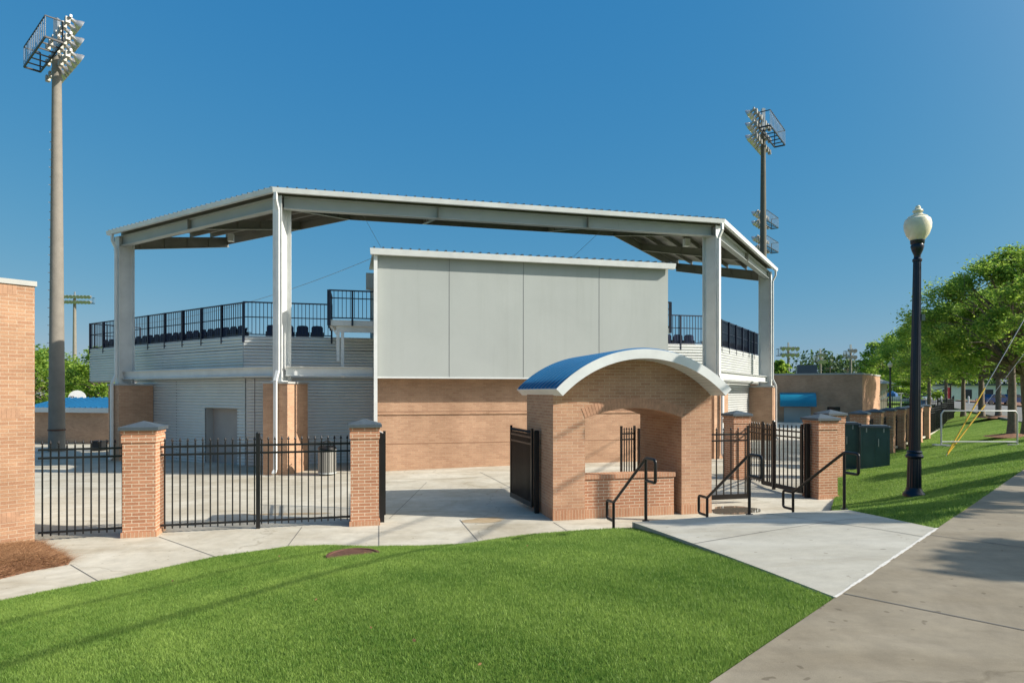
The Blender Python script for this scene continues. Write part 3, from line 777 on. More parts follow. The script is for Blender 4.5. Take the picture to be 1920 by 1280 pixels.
# closed ends and soffit between the two walls
m = MB()
for a, b, c, d in ((eL, bL, bL2, eL + nl * 3), (bL, bR, bR2, bL2), (bR, eR, eR + nr_ * 3, bR2)):
    m.prism([p[:2] for p in (a, b, c, d)], ZU - .02, ZU + .02)
m.build('soffit', M['grey_steel'], gs)
dk = MB()
for a, b, c, d in ((eL, bL, bL + bis(nl, n2) * 2.6, eL + nl * 2.6), (bL, bR, bR + bis(n2, nr_) * 2.6, bL + bis(nl, n2) * 2.6), (bR, eR, eR + nr_ * 2.6, bR + bis(n2, nr_) * 2.6)):
    dk.prism([p[:2] for p in (a, b, c, d)], 4.40, 4.54)
dk.build('deck', M['stone'], gs)
m = MB()
for px, o_, d_ in ((306.5, eL, wl),):
    p = on_line(px, o_, d_); m.bar(p - nl * .03 + Z * ZU, p - nl * .03 + Z * ZW, .04, .012, nl)
for p, nn in ((bL, (nl + n2).normalized()), ): m.bar(p - nn * .03 + Z * ZU, p - nn * .03 + Z * ZW, .05, .02, nn)
m.build('seam_trim', M['grey_steel'], gs)
m = MB()
for px in (332, 479):
    p = on_line(px, eL2, wl); m.bar(p - nl * .028 + Z * ZB, p - nl * .028 + Z * ZU, .03, .012, nl)
m.build('seam_trim', M['joint'], gs)
dr = MB(); a, b = dA + nl * .30, dB + nl * .30
dr.extrude([a + Z * -.4, b + Z * -.4, b + Z * zdt, a + Z * zdt], nl * .04)
door = dr.build('door', M['door'], gs)
m = MB()
m.extrude([dA + Z * -.4, dA + nl * .32 + Z * -.4, dA + nl * .32 + Z * zdt, dA + Z * zdt], wl * -.02)
m.extrude([dB + Z * -.4, dB + nl * .32 + Z * -.4, dB + nl * .32 + Z * zdt, dB + Z * zdt], wl * .02)
m.extrude([dA + Z * zdt, dB + Z * zdt, dB + nl * .32 + Z * zdt, dA + nl * .32 + Z * zdt], Z * .03)
m.build('frame', M['grey_steel'], door)
p = dB.lerp(dA, .12) + nl * .27
MB().bar(p + Z * .85, p + Z * 1.1, .03, .03).build('handle', M['galv'], door)
# railings on the wall tops
ZT = 6.25
railing('guard_railing', 'long navy railing along the left wing of the seating stand', [eL + nl * 2.4, eL + nl * .03, bL + nl * .03], ZW + .0, ZT - .02, 1.45, .25, 'stand railings', .15)
railing('guard_railing', 'navy railing with blue seats behind, left of the press box', [bL + n2 * .03, PB(sL - 1.62, 3.15)], ZW, ZT, 1.5, .25, 'stand railings', .14)
railing('guard_railing', 'short navy railing between the press box and the right corner column', [PB(sR + .97, 3.15), bR + n2 * .03], ZW, ZT, 1.5, .25, 'stand railings', .14)
railing('guard_railing', 'navy railing with dark windscreen along the right wing of the stand', [bR + nr_ * .03, eR + nr_ * .03], ZW, ZT, 1.5, .25, 'stand railings', .15)
a = bR + wr * 1.2 + nr_ * .10; b = eR + nr_ * .10
m = MB(); m.add([a + Z * (ZW + .1), b + Z * (ZW + .1), b + Z * (ZT - .06), a + Z * (ZT - .06)], [(0, 1, 2, 3)])
m.extrude([a + Z * (ZT - .10), b + Z * (ZT - .10), b + Z * (ZT - .05), a + Z * (ZT - .05)], nr_ * .01)
tag(m.build('windscreen', M['screen'], solid=False, loc=a), 'dark see-through fabric screen hung on the right wing railing', 'screen')
# seats
def make_seat(label, group):
    t_ = thing('stadium_chair', label, 'chair', (0, 0, 0), 0, group)
    prof = [(-.22, .42), (-.22, .80), (-.17, .86), (0, .875), (.17, .86), (.22, .80), (.22, .42)]
    MB().extrude([(x, .05 * (z - .42), z) for x, z in prof], (0, -.035, 0)).build('back', M['seat'], t_, local=True)
    MB().extrude([(-.21, .02, .40), (.21, .02, .40), (.21, .10, .78), (-.21, .10, .78)], (0, .03, 0)).build('seat', M['seat'], t_, local=True)
    for x in (-.24, .24):
        m = MB(); m.box(x, .05, 0, .59, .03, .22); m.box(x, .12, .58, .61, .04, .30); m.build('armrest', M['black'], t_, local=True)
    return t_
SG = 'blue seats behind the stand railings'
runs = [(eL + wl * .35, bL - wl * .2, nl, 'dark blue folding seat behind the railing of the left wing'),
        (bL + u2 * .7, PB(sL - 1.7, 3.12), n2, 'dark blue folding seat behind the railing left of the press box'),
        (PB(sR + .2, 3.12), bR - u2 * .5, n2, 'dark blue folding seat behind the railing right of the press box'),
        (bR + wr * .4, eR - wr * .3, nr_, 'dark blue folding seat behind the windscreen of the right wing')]
seat0 = None
for a, b, n, lab in runs:
    d = (b - a).normalized(); L = (b - a).length; k = int(L / .56); ang = math.atan2(d.y, d.x)
    for i in range(k):
        p = a + d * (.56 * (i + .5)) + n * .45
        if seat0 is None:
            seat0 = make_seat(lab, SG); o = seat0; o.location = (p.x, p.y, 4.54); o.rotation_euler = (0, 0, ang)
        else: o = dup(seat0, (p.x, p.y, 4.54), ang, lab, SG)
# net cable from the stand to the press box
a = Vector((gx(205, 36), 36, gz(612, 36))); b = PB(sL - .02, 5.5, gz(489, 28.5)); pts = []
for i in range(17):
    t_ = i / 16; p = a.lerp(b, t_); p.z -= 1.1 * 4 * t_ * (1 - t_) * .55; pts.append(p)
tag(MB().tube(pts, .010, 5).build('net_cable', M['galv'], loc=b), 'thin sagging cable running from the left wing to the press box', 'cable')
for pa, pb_, lab in (((680, 415), (716, 459), 'thin cable from the canopy tip down to the left end of the press box roof'), ((1136, 437), (1072, 476), 'thin cable from the canopy tip down to the right of the press box roof')):
    a = Vector((gx(pa[0], 27.5), 27.5, gz(pa[1], 27.5))); b = Vector((gx(pb_[0], 29.0), 29.0, gz(pb_[1] + 8, 29.0)))
    tag(MB().tube([a + Z * .3, b], .007, 5).build('net_cable', M['galv'], loc=a), lab, 'cable')
for px, py, Y, lab in ((433, 446, 30.5, 'small white speaker box hanging under the left wing of the canopy'), (1287, 455, 30.2, 'small white speaker box hanging under the right side of the canopy')):
    x = gx(px, Y); z = gz(py, Y); t_ = thing('loudspeaker', lab, 'speaker', (x, Y, z))
    MB().box(x, Y, z - .17, z + .17, .26, .26, TH).build('box', M['white'], t_); MB().box(x, Y, z + .17, roof_z(3) - .2, .03, .03).build('bracket', M['soffit'], t_)
# ---------------------------------------------------------------- ticket kiosk
K0 = Vector((.882, 13.75, 0))
def KP(t, n, z=0): return K0 + U * t + N * n + Z * z
KW, KD = 3.79, 2.18
kz = thing('ticket_kiosk', 'brick ticket kiosk with an arched window and curved blue metal roof', 'kiosk', K0)
Ri = 2.61; zt = 2.70; ca = math.asin(1.86 / Ri); tc = KW / 2; zc = zt - Ri * math.cos(ca)
prof = [(0, -.25), (0, zt + .02)]
for i in range(1, 24):
    a = -ca + 2 * ca * i / 24; prof.append((tc + (Ri + .02) * math.sin(a), zc + (Ri + .02) * math.cos(a)))
prof += [(KW, zt + .02), (KW, -.25), (3.036, -.25), (3.036, 2.19)]
hw = (3.036 - .728) / 2; tm = (3.036 + .728) / 2; ri = .22; Ra = (hw * hw + ri * ri) / (2 * ri); aa = math.asin(hw / Ra); za = 2.19 - Ra * math.cos(aa)
for i in range(1, 16):
    a = aa - 2 * aa * i / 16; prof.append((tm + Ra * math.sin(a), za + Ra * math.cos(a)))
prof += [(.728, 2.19), (.728, -.25)]
MB().extrude([KP(t_, 0, z) for t_, z in prof], N * KD).build('wall', M['brick_pale'], kz)
m = MB(); nb = 33
for i in range(nb):
    a0 = -aa * 1.0 + 2 * aa * (i + .06) / nb; a1 = -aa + 2 * aa * (i + .94) / nb
    q = [(Ra + .005, a0), (Ra + .005, a1), (Ra + .235, a1), (Ra + .235, a0)]
    m.extrude([KP(tm + r_ * math.sin(a), -.006, za + r_ * math.cos(a)) for r_, a in q], N * .012)
m.build('arch', M['brick_plain'], kz)
for t0, t1 in ((0, .728), (3.036, KW)):
    MB().extrude([KP(t0 - .004, -.005, -.1), KP(t1, -.005, -.1), KP(t1, -.005, .215), KP(t0 - .004, -.005, .215)], N * .01).build('base_course', M['brick_soldier'], kz)
MB().extrude([KP(-.005, 0.006, -.1), KP(-.005, KD, -.1), KP(-.005, KD, .215), KP(-.005, 0.006, .215)], U * .01).build('base_course', M['brick_soldier'], kz)
lw = MB().extrude([KP(.728, .05, -.2), KP(2.87, .05, -.2), KP(2.87, .05, .86), KP(.728, .05, .86)], N * .34).build('counter_wall', M['brick'], kz)
MB().extrude([KP(.728, .02, .862), KP(2.90, .02, .862), KP(2.90, .02, .955), KP(.728, .02, .955)], N * .40).build('counter_top', M['brick_soldier'], lw)
MB().extrude([KP(.728, .045, -.1), KP(2.87, .045, -.1), KP(2.87, .045, .20), KP(.728, .045, .20)], N * .01).build('base_course', M['brick_soldier'], lw)
# roof shell
def arc(r, k=40, a0=-ca, a1=ca): return [(tc + r * math.sin(a0 + (a1 - a0) * i / k), zc + r * math.cos(a0 + (a1 - a0) * i / k)) for i in range(k + 1)]
n0, n1_ = -.585, KD + .52
ri_, ro = arc(Ri + .025), arc(Ri + .19)
m = MB(); k = len(ri_)
vs = [KP(t_, n0, z) for t_, z in ri_] + [KP(t_, n0, z) for t_, z in ro] + [KP(t_, n1_, z) for t_, z in ri_] + [KP(t_, n1_, z) for t_, z in ro]
fs = []
for i in range(k - 1):
    fs += [(2 * k + i, 2 * k + i + 1, i + 1, i), (k + i, k + i + 1, 3 * k + i + 1, 3 * k + i), (i, i + 1, k + i + 1, k + i), (2 * k + i + 1, 2 * k + i, 3 * k + i, 3 * k + i + 1)]
fs += [(0, k, 3 * k, 2 * k), (k - 1, 3 * k - 1, 4 * k - 1, 2 * k - 1)]
m.add(vs, fs); roofk = m.build('roof', M['blue'], kz, smooth=True)
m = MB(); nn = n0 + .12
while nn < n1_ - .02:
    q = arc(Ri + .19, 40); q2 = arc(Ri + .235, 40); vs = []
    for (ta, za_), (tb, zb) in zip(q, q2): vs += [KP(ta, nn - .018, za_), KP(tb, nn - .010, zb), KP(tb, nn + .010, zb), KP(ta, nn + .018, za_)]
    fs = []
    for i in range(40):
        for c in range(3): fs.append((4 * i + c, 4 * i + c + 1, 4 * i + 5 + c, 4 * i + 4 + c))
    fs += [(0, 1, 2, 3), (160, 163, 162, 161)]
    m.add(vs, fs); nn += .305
m.build('standing_seam', M['blue_seam_lit'], roofk)
for na, nb_ in ((n0 - .03, n0), (n1_, n1_ + .03)):
    m = MB(); q = arc(Ri - .0); q2 = arc(Ri + .20); k = len(q)
    vs = [KP(t_, na, z) for t_, z in q] + [KP(t_, na, z) for t_, z in q2] + [KP(t_, nb_, z) for t_, z in q] + [KP(t_, nb_, z) for t_, z in q2]
    fs = []
    for i in range(k - 1):
        fs += [(i, i + 1, k + i + 1, k + i), (2 * k + i + 1, 2 * k + i, 3 * k + i, 3 * k + i + 1), (k + i, k + i + 1, 3 * k + i + 1, 3 * k + i), (i + 1, i, 2 * k + i, 2 * k + i + 1)]
    fs += [(0, k, 3 * k, 2 * k), (k - 1, 3 * k - 1, 4 * k - 1, 2 * k - 1)]
    m.add(vs, fs).build('fascia', M['white'], kz)
for sg in (-1, 1):
    a = sg * ca; m = MB()
    q = [(tc + (Ri - .0) * math.sin(a), zc + Ri * math.cos(a)), (tc + (Ri + .2) * math.sin(a), zc + (Ri + .2) * math.cos(a))]
    off = Vector((0, 0, 0)) + U * (sg * .02 * math.cos(a)) - Z * (.02 * math.sin(abs(a)))
    m.extrude([KP(q[0][0], n0 - .03, q[0][1]), KP(q[1][0], n0 - .03, q[1][1]), KP(q[1][0], n0 - .03, q[1][1]) + off, KP(q[0][0], n0 - .03, q[0][1]) + off], N * (n1_ - n0 + .06))
    m.build('eave_fascia', M['white'], kz)
for na, nb_ in ((n0, -.0), (KD, n1_)):
    m = MB(); q = arc(Ri + .004); q2 = arc(Ri + .024); k = len(q); vs = []
    for (t_, z), (t2, z2) in zip(q, q2): vs += [KP(t_, na, z), KP(t_, nb_, z), KP(t2, nb_, z2), KP(t2, na, z2)]
    fs = []
    for i in range(k - 1):
        for c in range(4): fs.append((4 * i + c, 4 * i + (c + 1) % 4, 4 * i + 4 + (c + 1) % 4, 4 * i + 4 + c))
    m.add(vs, fs)
    sf = m.build('soffit', M['white'], kz)
    m = MB()
    for i in range(1, 40, 1):
        a = -ca + 2 * ca * i / 40
        p0 = KP(tc + (Ri + .002) * math.sin(a), na + .02, zc + (Ri + .002) * math.cos(a)); p1 = KP(tc + (Ri + .002) * math.sin(a), nb_ - .01, zc + (Ri + .002) * math.cos(a))
        m.bar(p0, p1, .008, .006)
    m.build('groove', M['offwhite'], sf)

# ---------------------------------------------------------------- brick gate pillars
def make_pillar(label, group):
    t_ = thing('brick_pillar', label, 'pillar', (0, 0, 0), 0, group)
    MB().box(0, 0, -.3, 1.80, .57, .57).build('shaft', M['brick'], t_, local=True)
    MB().box(0, 0, -.3, .10, .62, .62).build('base_course', M['brick_soldier'], t_, local=True)
    m = MB(); m.box(0, 0, 1.80, 1.935, .605, .605); m.box(0, 0, 1.935, 1.975, .58, .58); m.box(0, 0, 1.975, 2.035, .62, .62)
    m.build('corbel', M['brick'], t_, local=True)
    m = MB(); a, b, z0, z1, z2 = .345, .335, 2.035, 2.095, 2.205
    vs = [(-a, -a, z0), (a, -a, z0), (a, a, z0), (-a, a, z0), (-a, -a, z1), (a, -a, z1), (a, a, z1), (-a, a, z1), (0, 0, z2)]
    m.add(vs, [(3, 2, 1, 0), (0, 1, 5, 4), (1, 2, 6, 5), (2, 3, 7, 6), (3, 0, 4, 7), (4, 5, 8), (5, 6, 8), (6, 7, 8), (7, 4, 8)])
    m.build('cap', M['cap'], t_, local=True)
    return t_
PG = 'brick gate and fence pillars'
P1 = Vector((-7.1, 12.18, 0)) + N * .29; P2 = Vector((gx(684, 13.23), 13.23, 0)) + N * .29
pil = make_pillar('brick pillar between the two black fence panels, nearest the brick building', PG)
pil.location = P1; pil.rotation_euler = (0, 0, TH)
dup(pil, P2, TH, 'brick pillar beside the open left gate, in front of the grey ribbed wall')
P3f = gp(1535, 937); P3 = P3f + U * .29 + N * .29
dup(pil, P3, TH, 'big brick pillar at the right gate with green lawn at its foot')
P4 = Vector((gx(1376, 19.6), 19.6, 0)) + U * .29 + N * .29
dup(pil, P4, TH, 'brick pillar seen behind the closed gate leaf next to the kiosk')
P5 = Vector((9.95, 20.0, .02)); dup(pil, P5, TH, 'brick pillar showing its cap just behind the right gate pillar')
row0 = Vector((17.6, 30.0, -.14)); rdir = Vector((1.9, 2.3, 0)); ra = math.atan2(rdir.y, rdir.x) - R(90)
ROWL = {-2: 'brick pillar right behind the green cabinets, first of the receding row', -1: 'second pillar of the receding row, behind the right green cabinet', 0: 'third pillar of the receding row, its foot in view beside the cabinet',
        1: 'fourth pillar of the receding row between lawn and stadium', 2: 'fifth pillar of the row, just left of the navy lamp post', 3: 'pillar mostly hidden by the navy lamp post', 4: 'last brick pillar of the row, where the black curved fence begins'}
RP = {}
for k in range(-2, 5):
    p = row0 + rdir * (k if k < 4 else 4.13); RP[k] = p; dup(pil, p, ra, ROWL[k])

# ---------------------------------------------------------------- iron fences and gates
pick = None
def picket_mesh(h):
    m = MB(); m.box(0, 0, 0, h - .10, .024, .024)
    z = h - .10
    m.lathe([(.006, z - .005), (.009, z + .01), (.024, z + .03), (.022, z + .045), (.0, z + .10)], (0, 0, 0), 8)
    return m
PM = {}
def fence(name, label, cat, a, b, n, group, mat='black', z=0.0, post=(), zt=1.87, stile=False, kick=False, bottom=.155, top2=.155):
    a = Vector((a[0], a[1], 0)); b = Vector((b[0], b[1], 0)); d = (b - a).normalized(); L = (b - a).length; ang = math.atan2(d.y, d.x)
    t_ = thing(name, label, cat, (a.x, a.y, z), ang, group)
    mt = M[mat]
    for zz in (zt - .18, zt - .18 - top2, bottom):
        MB().box(L / 2, 0, zz - .02, zz + .02, L, .034).build('rail', mt, t_, local=True)
    if stile:
        for x in (.025, L - .025): MB().box(x, 0, bottom - .06, zt + .03, .05, .05).build('stile', mt, t_, local=True)
    if kick: MB().box(L / 2, 0, bottom - .07, bottom + .05, L - .1, .04).build('kick_plate', mt, t_, local=True)
    key = (mat, round(zt - bottom, 2))
    if key not in PM:
        o = picket_mesh(zt - bottom + .07).build('picket', mt, t_, local=True); PM[key] = o; first = True
    else: first = False
    for i in range(n):
        x = L * (i + .5) / n
        if first and i == 0: o = PM[key]
        else: o = PM[key].copy(); COL.objects.link(o); o.parent = t_
        o.location = (x, 0, bottom - .07)
    for x in post:
        m = MB().box(x, 0, -.2, zt + .06, .075, .075); m.lathe([(.045, zt + .06), (.03, zt + .085), (0, zt + .09)], (x, 0, 0), 8)
        m.build('post', mt, t_, local=True)
    return t_
FG = 'black picket fence panels'
fl0 = Vector((-8.78, 11.86, 0))
fence('picket_fence', 'black spear topped fence panel between the brick building and the first pillar', 'fence', fl0, P1 - U * .29 - N * .05, 11, FG)
pa, pb_ = P1 + U * .30, P2 - U * .29
pm_ = on_line(484, pa, (pb_ - pa).normalized()); Lm = (pm_ - pa).length
fence('picket_fence', 'left half of the black picket fence between the two front pillars', 'fence', pa, pm_, 13, FG, post=(Lm - .0,))
fence('picket_fence', 'right half of the black picket fence between the two front pillars', 'fence', pm_, pb_, 14, FG)
GG = 'bronze gate leaves'
# left opening: post and folded leaf at pillar 2, open leaf at the kiosk
def gate_post(label, p, h=1.86, w=.10):
    t_ = thing('gate_post', label, 'post', p, TH, 'gate posts')
    MB().box(0, 0, -.2, h, w, w).build('shaft', M['black'], t_, local=True)
    m = MB(); m.box(0, 0, h, h + .012, w + .01, w + .01); m.box(0, 0, h + .012, h + .03, w - .02, w - .02); m.build('cap', M['black'], t_, local=True)
    return t_
gq = gp(716, 978); gate_post('black gate post beside the second front pillar', gq)
h0 = gq + U * .06 + N * .10
fence('gate_leaf', 'open gate leaf seen edge on beside the second front pillar', 'gate', h0, h0 + (N * .985 - U * .09) * 1.55, 12, GG, 'bronze', .03, stile=True, kick=True)
gq = KP(-.10, .95); gate_post('black gate post against the shaded left wall of the kiosk', gq)
h0 = gq - U * .08 + N * .06
fence('gate_leaf', 'gate leaf swung open inwards along the left wall of the kiosk', 'gate', h0, h0 + N * 1.62 - U * .12, 20, GG, 'bronze', .03, stile=True, kick=True)
# right opening
g1 = KP(KW + .03, 1.0); g2 = on_line(1404, KP(0, 1.0), U)
t_ = fence('gate_leaf', 'closed gate leaf between the kiosk and the middle of the right opening', 'gate', g1, g2, 8, GG, 'bronze', .03, stile=True, kick=True)
gq = P3 - U * .40; gate_post('thick black gate post beside the right gate pillar', gq, 1.92)
h0 = gq - U * .09 + N * .06
fence('gate_leaf', 'gate leaf swung open inwards from the right gate pillar', 'gate', h0, h0 + N * 1.75 + U * .02, 10, GG, 'bronze', .03, stile=True, kick=True)
e0 = P4 + U * .32; e1 = Vector((7.32, 17.9, 0))
fence('picket_fence', 'dark picket fence joining the pillar behind the gate to the open right leaf', 'fence', e0, e1, 11, FG, 'bronze', .02, post=((e1 - e0).length,))
e0 = P3 + N * .30; fence('picket_fence', 'dark picket fence running back from the right gate pillar to the next', 'fence', e0, P5 - N * .3, 20, FG, 'bronze', .02)
# gate behind the kiosk window
gq = Vector((gx(1199.5, 17.3), 17.3, 0)); gate_post('black gate post seen through the kiosk window', gq, 1.76)
h0 = Vector((gx(1191, 17.35), 17.35, 0)); h1 = Vector((gx(1163.5, 17.15), 17.15, 0))
fence('gate_leaf', 'short gate leaf seen through the kiosk window', 'gate', h1, h0, 6, GG, 'bronze', .03, stile=True, zt=1.80)
# fence between the row of pillars and the curved fence beyond
for k in range(-2, 4):
    a = RP[k] + rdir.normalized() * .30; b = RP[k + 1] - rdir.normalized() * .30
    lab = {-2: 'black fence panel between the first and second pillars of the receding row', -1: 'black fence panel between the second and third pillars of the receding row',
           0: 'black fence panel between the third and fourth pillars of the receding row', 1: 'black fence panel between the fourth and fifth pillars of the receding row',
           2: 'black fence panel behind the lamp post, left of the hidden pillar', 3: 'black fence panel between the hidden pillar and the last pillar of the row'}[k]
    fence('picket_fence', lab, 'fence', a, b, 14, FG, 'black', -.12, zt=1.78)
cv = [RP[4] + rdir.normalized() * .3, Vector((29.2, 44.2, 0)), Vector((32.6, 48.6, 0)), Vector((36, 53, 0)), Vector((39.2, 56.8, 0)), Vector((41.0, 59.6, 0)), Vector((41.6, 62.5, 0)), Vector((40.6, 65.2, 0)), Vector((38.2, 67.0, 0))]
cl = ['first', 'second', 'third', 'fourth', 'fifth', 'sixth', 'seventh', 'eighth']
for i in range(len(cv) - 1):
    L = (cv[i + 1] - cv[i]).length
    zc_ = float(lawn_r_z(np.array([cv[i].x]), np.array([cv[i].y]))[0]) if i < 5 else .35
    t_ = fence('picket_fence', f'{cl[i]} panel of the black curved fence after the last pillar', 'fence', cv[i], cv[i + 1], max(6, int(L / .16)), 'panels of the curved black fence', 'black', zc_, post=(0,), zt=1.85)

# ---------------------------------------------------------------- stair handrails
def handrail(label, hi, lo):
    hi = Vector(hi); lo = Vector(lo); t_ = thing('stair_handrail', label, 'handrail', hi, 0, 'black stair handrails')
    d = Vector((lo.x - hi.x, lo.y - hi.y, 0)).normalized(); r_ = .024
    th, tl = hi + Z * .93, lo + Z * .93
    ext_h, ext_l = th - d * .30, tl + d * .27
    def rnd(pts, rad=.05, k=4):
        out = [pts[0]]
        for i in range(1, len(pts) - 1):
            a, b, c = pts[i - 1], pts[i], pts[i + 1]; p = b + (a - b).normalized() * rad; q = b + (c - b).normalized() * rad
            for j_ in range(k + 1):
                u_ = j_ / k; out.append((p * (1 - u_) + b * u_) * (1 - u_) + (b * (1 - u_) + q * u_) * u_)
        out.append(pts[-1]); return out
    path = rnd([lo + Z * .62, ext_l - Z * .31, ext_l, tl, th, ext_h, ext_h - Z * .33, hi + Z * .60])
    MB().tube(path, r_, 10).build('rail', M['bronze'], t_, smooth=True)
    MB().tube([hi - Z * .1, th - Z * .01], r_, 10).build('post', M['bronze'], t_, smooth=True)
    MB().tube([lo - Z * .1, tl - Z * .01], r_, 10).build('post', M['bronze'], t_, smooth=True)
    for p in (hi,): MB().lathe([(.055, -.005), (.055, .008), (.03, .012)], p, 16).build('flange', M['bronze'], t_)
def hz(p): return Vector((p.x, p.y, .85))
def rail_at(px_hi, py_hi, px_lo, label):
    hi = gp(px_hi, py_hi, .85); lo = on_line(px_lo, hi, en); lo.z = 0
    hi.z = float(slab_z(np.array([hi.x]), np.array([hi.y]))[0])
    handrail(label, hi, lo)
rail_at(1211, 976, 1150.5, 'black handrail left of the steps, standing in front of the kiosk counter')
rail_at(1405, 965, 1326, 'black handrail in the middle of the steps, in front of the closed gate leaf')
rail_at(1583, 953, 1487, 'black handrail right of the steps beside the lawn')

# ---------------------------------------------------------------- small furniture
p = Vector((gx(613.5, 21.7), 21.7, 0)); p.z = float(plaza_z(np.array([p.x]), np.array([p.y]))[0])
t_ = thing('trash_can', 'round grey slatted trash can with dark dome lid by the ribbed wall', 'trash can', p)
m = MB()
for i in range(28):
    a = 2 * math.pi * i / 28; m.box(p.x + .285 * math.cos(a), p.y + .285 * math.sin(a), p.z + .05, p.z + .86, .02, .045, a)
m.build('slat', M['canwall'], t_)
MB().lathe([(.25, .03), (.26, .04), (.27, .85), (.25, .85)], p, 24).build('liner', M['canwall'], t_, smooth=True)
m = MB()
for z in (.05, .80): m.lathe([(.28, z), (.305, z), (.305, z + .05), (.28, z + .05)], p, 28)
m.build('hoop', M['grey_steel'], t_, smooth=True)
MB().lathe([(.29, .87), (.31, .88), (.30, .93), (.24, .98), (.23, .90), (.0, .90)], p, 28).build('lid', M['black'], t_, smooth=True)
m = MB()
for i in range(4):
    a = math.pi / 4 + i * math.pi / 2; m.tube([p + Vector((.24 * math.cos(a), .24 * math.sin(a), .95)), p + Vector((.22 * math.cos(a), .22 * math.sin(a), 1.10)), p + Vector((0, 0, 1.16))], .014, 6)
m.build('dome_bracket', M['black'], t_)
# lamp post
def lamp_post(loc, label, s=1.0):
    t_ = thing('lamp_post', label, 'lamp post', loc, .2)
    f = .93
    MB().lathe([(.20, .0), (.20, .05), (.185, .07), (.15, .12), (.135, .18)], (0, 0, .03), 24).build('base', M['lamp'], t_, smooth=True, local=True)
    MB().lathe([(.132, .18), (.122, .80)], (0, 0, .0), 32, f).build('shaft', M['lamp'], t_, local=True)
    MB().lathe([(.125, .79), (.158, .81), (.162, .845), (.14, .87), (.13, .90), (.14, .925), (.118, .95)], (0, 0, 0), 28).build('collar', M['lamp'], t_, smooth=True, local=True)
    MB().lathe([(.106, .93), (.072, 4.74)], (0, 0, 0), 32, f).build('shaft', M['lamp'], t_, local=True)
    MB().lathe([(.085, 4.74), (.088, 4.78), (.062, 4.81), (.06, 4.86), (.10, 4.96), (.122, 5.04), (.11, 5.08), (.125, 5.10), (.13, 5.16), (.09, 5.17)], (0, 0, 0), 28).build('capital', M['lamp'], t_, smooth=True, local=True)
    MB().lathe([(.115, 5.16), (.135, 5.18), (.20, 5.27), (.242, 5.40), (.246, 5.50), (.225, 5.585), (.175, 5.62), (.178, 5.635), (.13, 5.66), (.085, 5.69), (.07, 5.725), (.098, 5.74), (.092, 5.77), (.05, 5.80), (.052, 5.83), (.03, 5.86), (.0, 5.868)], (0, 0, 0), 36).build('globe', M['globe'], t_, smooth=True, local=True)
    m = MB(); m.box(.10, -.03, 3.55, 3.68, .07, .07); m.box(.13, -.03, 3.58, 3.65, .03, .05); m.build('outlet_box', M['green'], t_, local=True)
    return t_
LP = Vector((gx(1713.5, 12.85), 12.85, .66)); LP.z = float(lawn_r_z(np.array([LP.x]), np.array([LP.y]))[0])
lamp0 = lamp_post(LP, 'tall navy lamp post with white acorn globe standing on the right lawn'); lamp0.rotation_euler = (0, R(.8), .0)
# green cabinets
def cabinet(label, p, rz, w, d, h):
    t_ = thing('utility_cabinet', label, 'cabinet', p, rz, 'green utility cabinets')
    MB().box(0, 0, -.3, .04, w + .25, d + .25).build('plinth', M['slab'], t_, local=True)
    MB().box(0, 0, .04, h - .05, w, d).build('body', M['green'], t_, local=True)
    m = MB(); m.box(0, 0, h - .05, h, w + .10, d + .14); m.box(0, 0, h, h + .03, w - .05, d - .05); m.build('lid', M['cap'], t_, local=True)
    m = MB(); m.box(0, -d / 2 - .008, .08, h - .1, .02, .012); m.box(-w / 2 + .02, -d / 2 - .01, .06, h - .08, .05, .02); m.box(w / 2 - .02, -d / 2 - .01, .06, h - .08, .05, .02); m.build('door_edge', M['green'], t_, local=True)
    m = MB()
    for x in (-w * .3, w * .3): m.box(x, -d / 2 - .03, h - .20, h - .06, .03, .05)
    m.box(w * .12, -d / 2 - .02, h * .55, h * .72, .025, .035); m.build('latch', M['galv'], t_, local=True)
    return t_
def rz_at(v): return float(lawn_r_z(np.array([v.x]), np.array([v.y]))[0])
c1 = Vector((12.55, 22.2, .10)); cabinet('green steel utility cabinet with overhanging lid, nearer the lawn', c1, R(-24), .86, .8, 1.50)
c2 = Vector((11.75, 22.9, .06)); cabinet('green steel utility cabinet half hidden by the right gate pillar', c2, R(-18), 1.05, .9, 1.62)
# crowd barrier
ba = Vector((13.95, 20.8, 0)); bb = Vector((16.42, 20.8, 0)); ba.z = bb.z = max(rz_at(ba), rz_at(bb)) - .02
t_ = thing('crowd_barrier', 'empty grey steel crowd barrier frame on the right lawn', 'barrier', ba)
pts = [ba + Z * .05, ba + Z * 1.05, ba + (bb - ba) * .03 + Z * 1.14, bb + (ba - bb) * .03 + Z * 1.14, bb + Z * 1.05, bb + Z * .05]
MB().tube(pts, .024, 8).build('frame', M['galv'], t_, smooth=True)
MB().tube([ba + Z * .14, bb + Z * .14], .02, 8).build('bottom_rail', M['galv'], t_, smooth=True)
bd = (bb - ba).normalized(); bn = Vector((-bd.y, bd.x, 0)).normalized()
for p in (ba, bb):
    m = MB(); m.bar(p - bn * .35 + Z * .03, p + bn * .35 + Z * .03, .09, .03); m.bar(p - bd * .25 + Z * .035, p + bd * .25 + Z * .035, .18, .04); m.build('foot', M['galv'], t_)
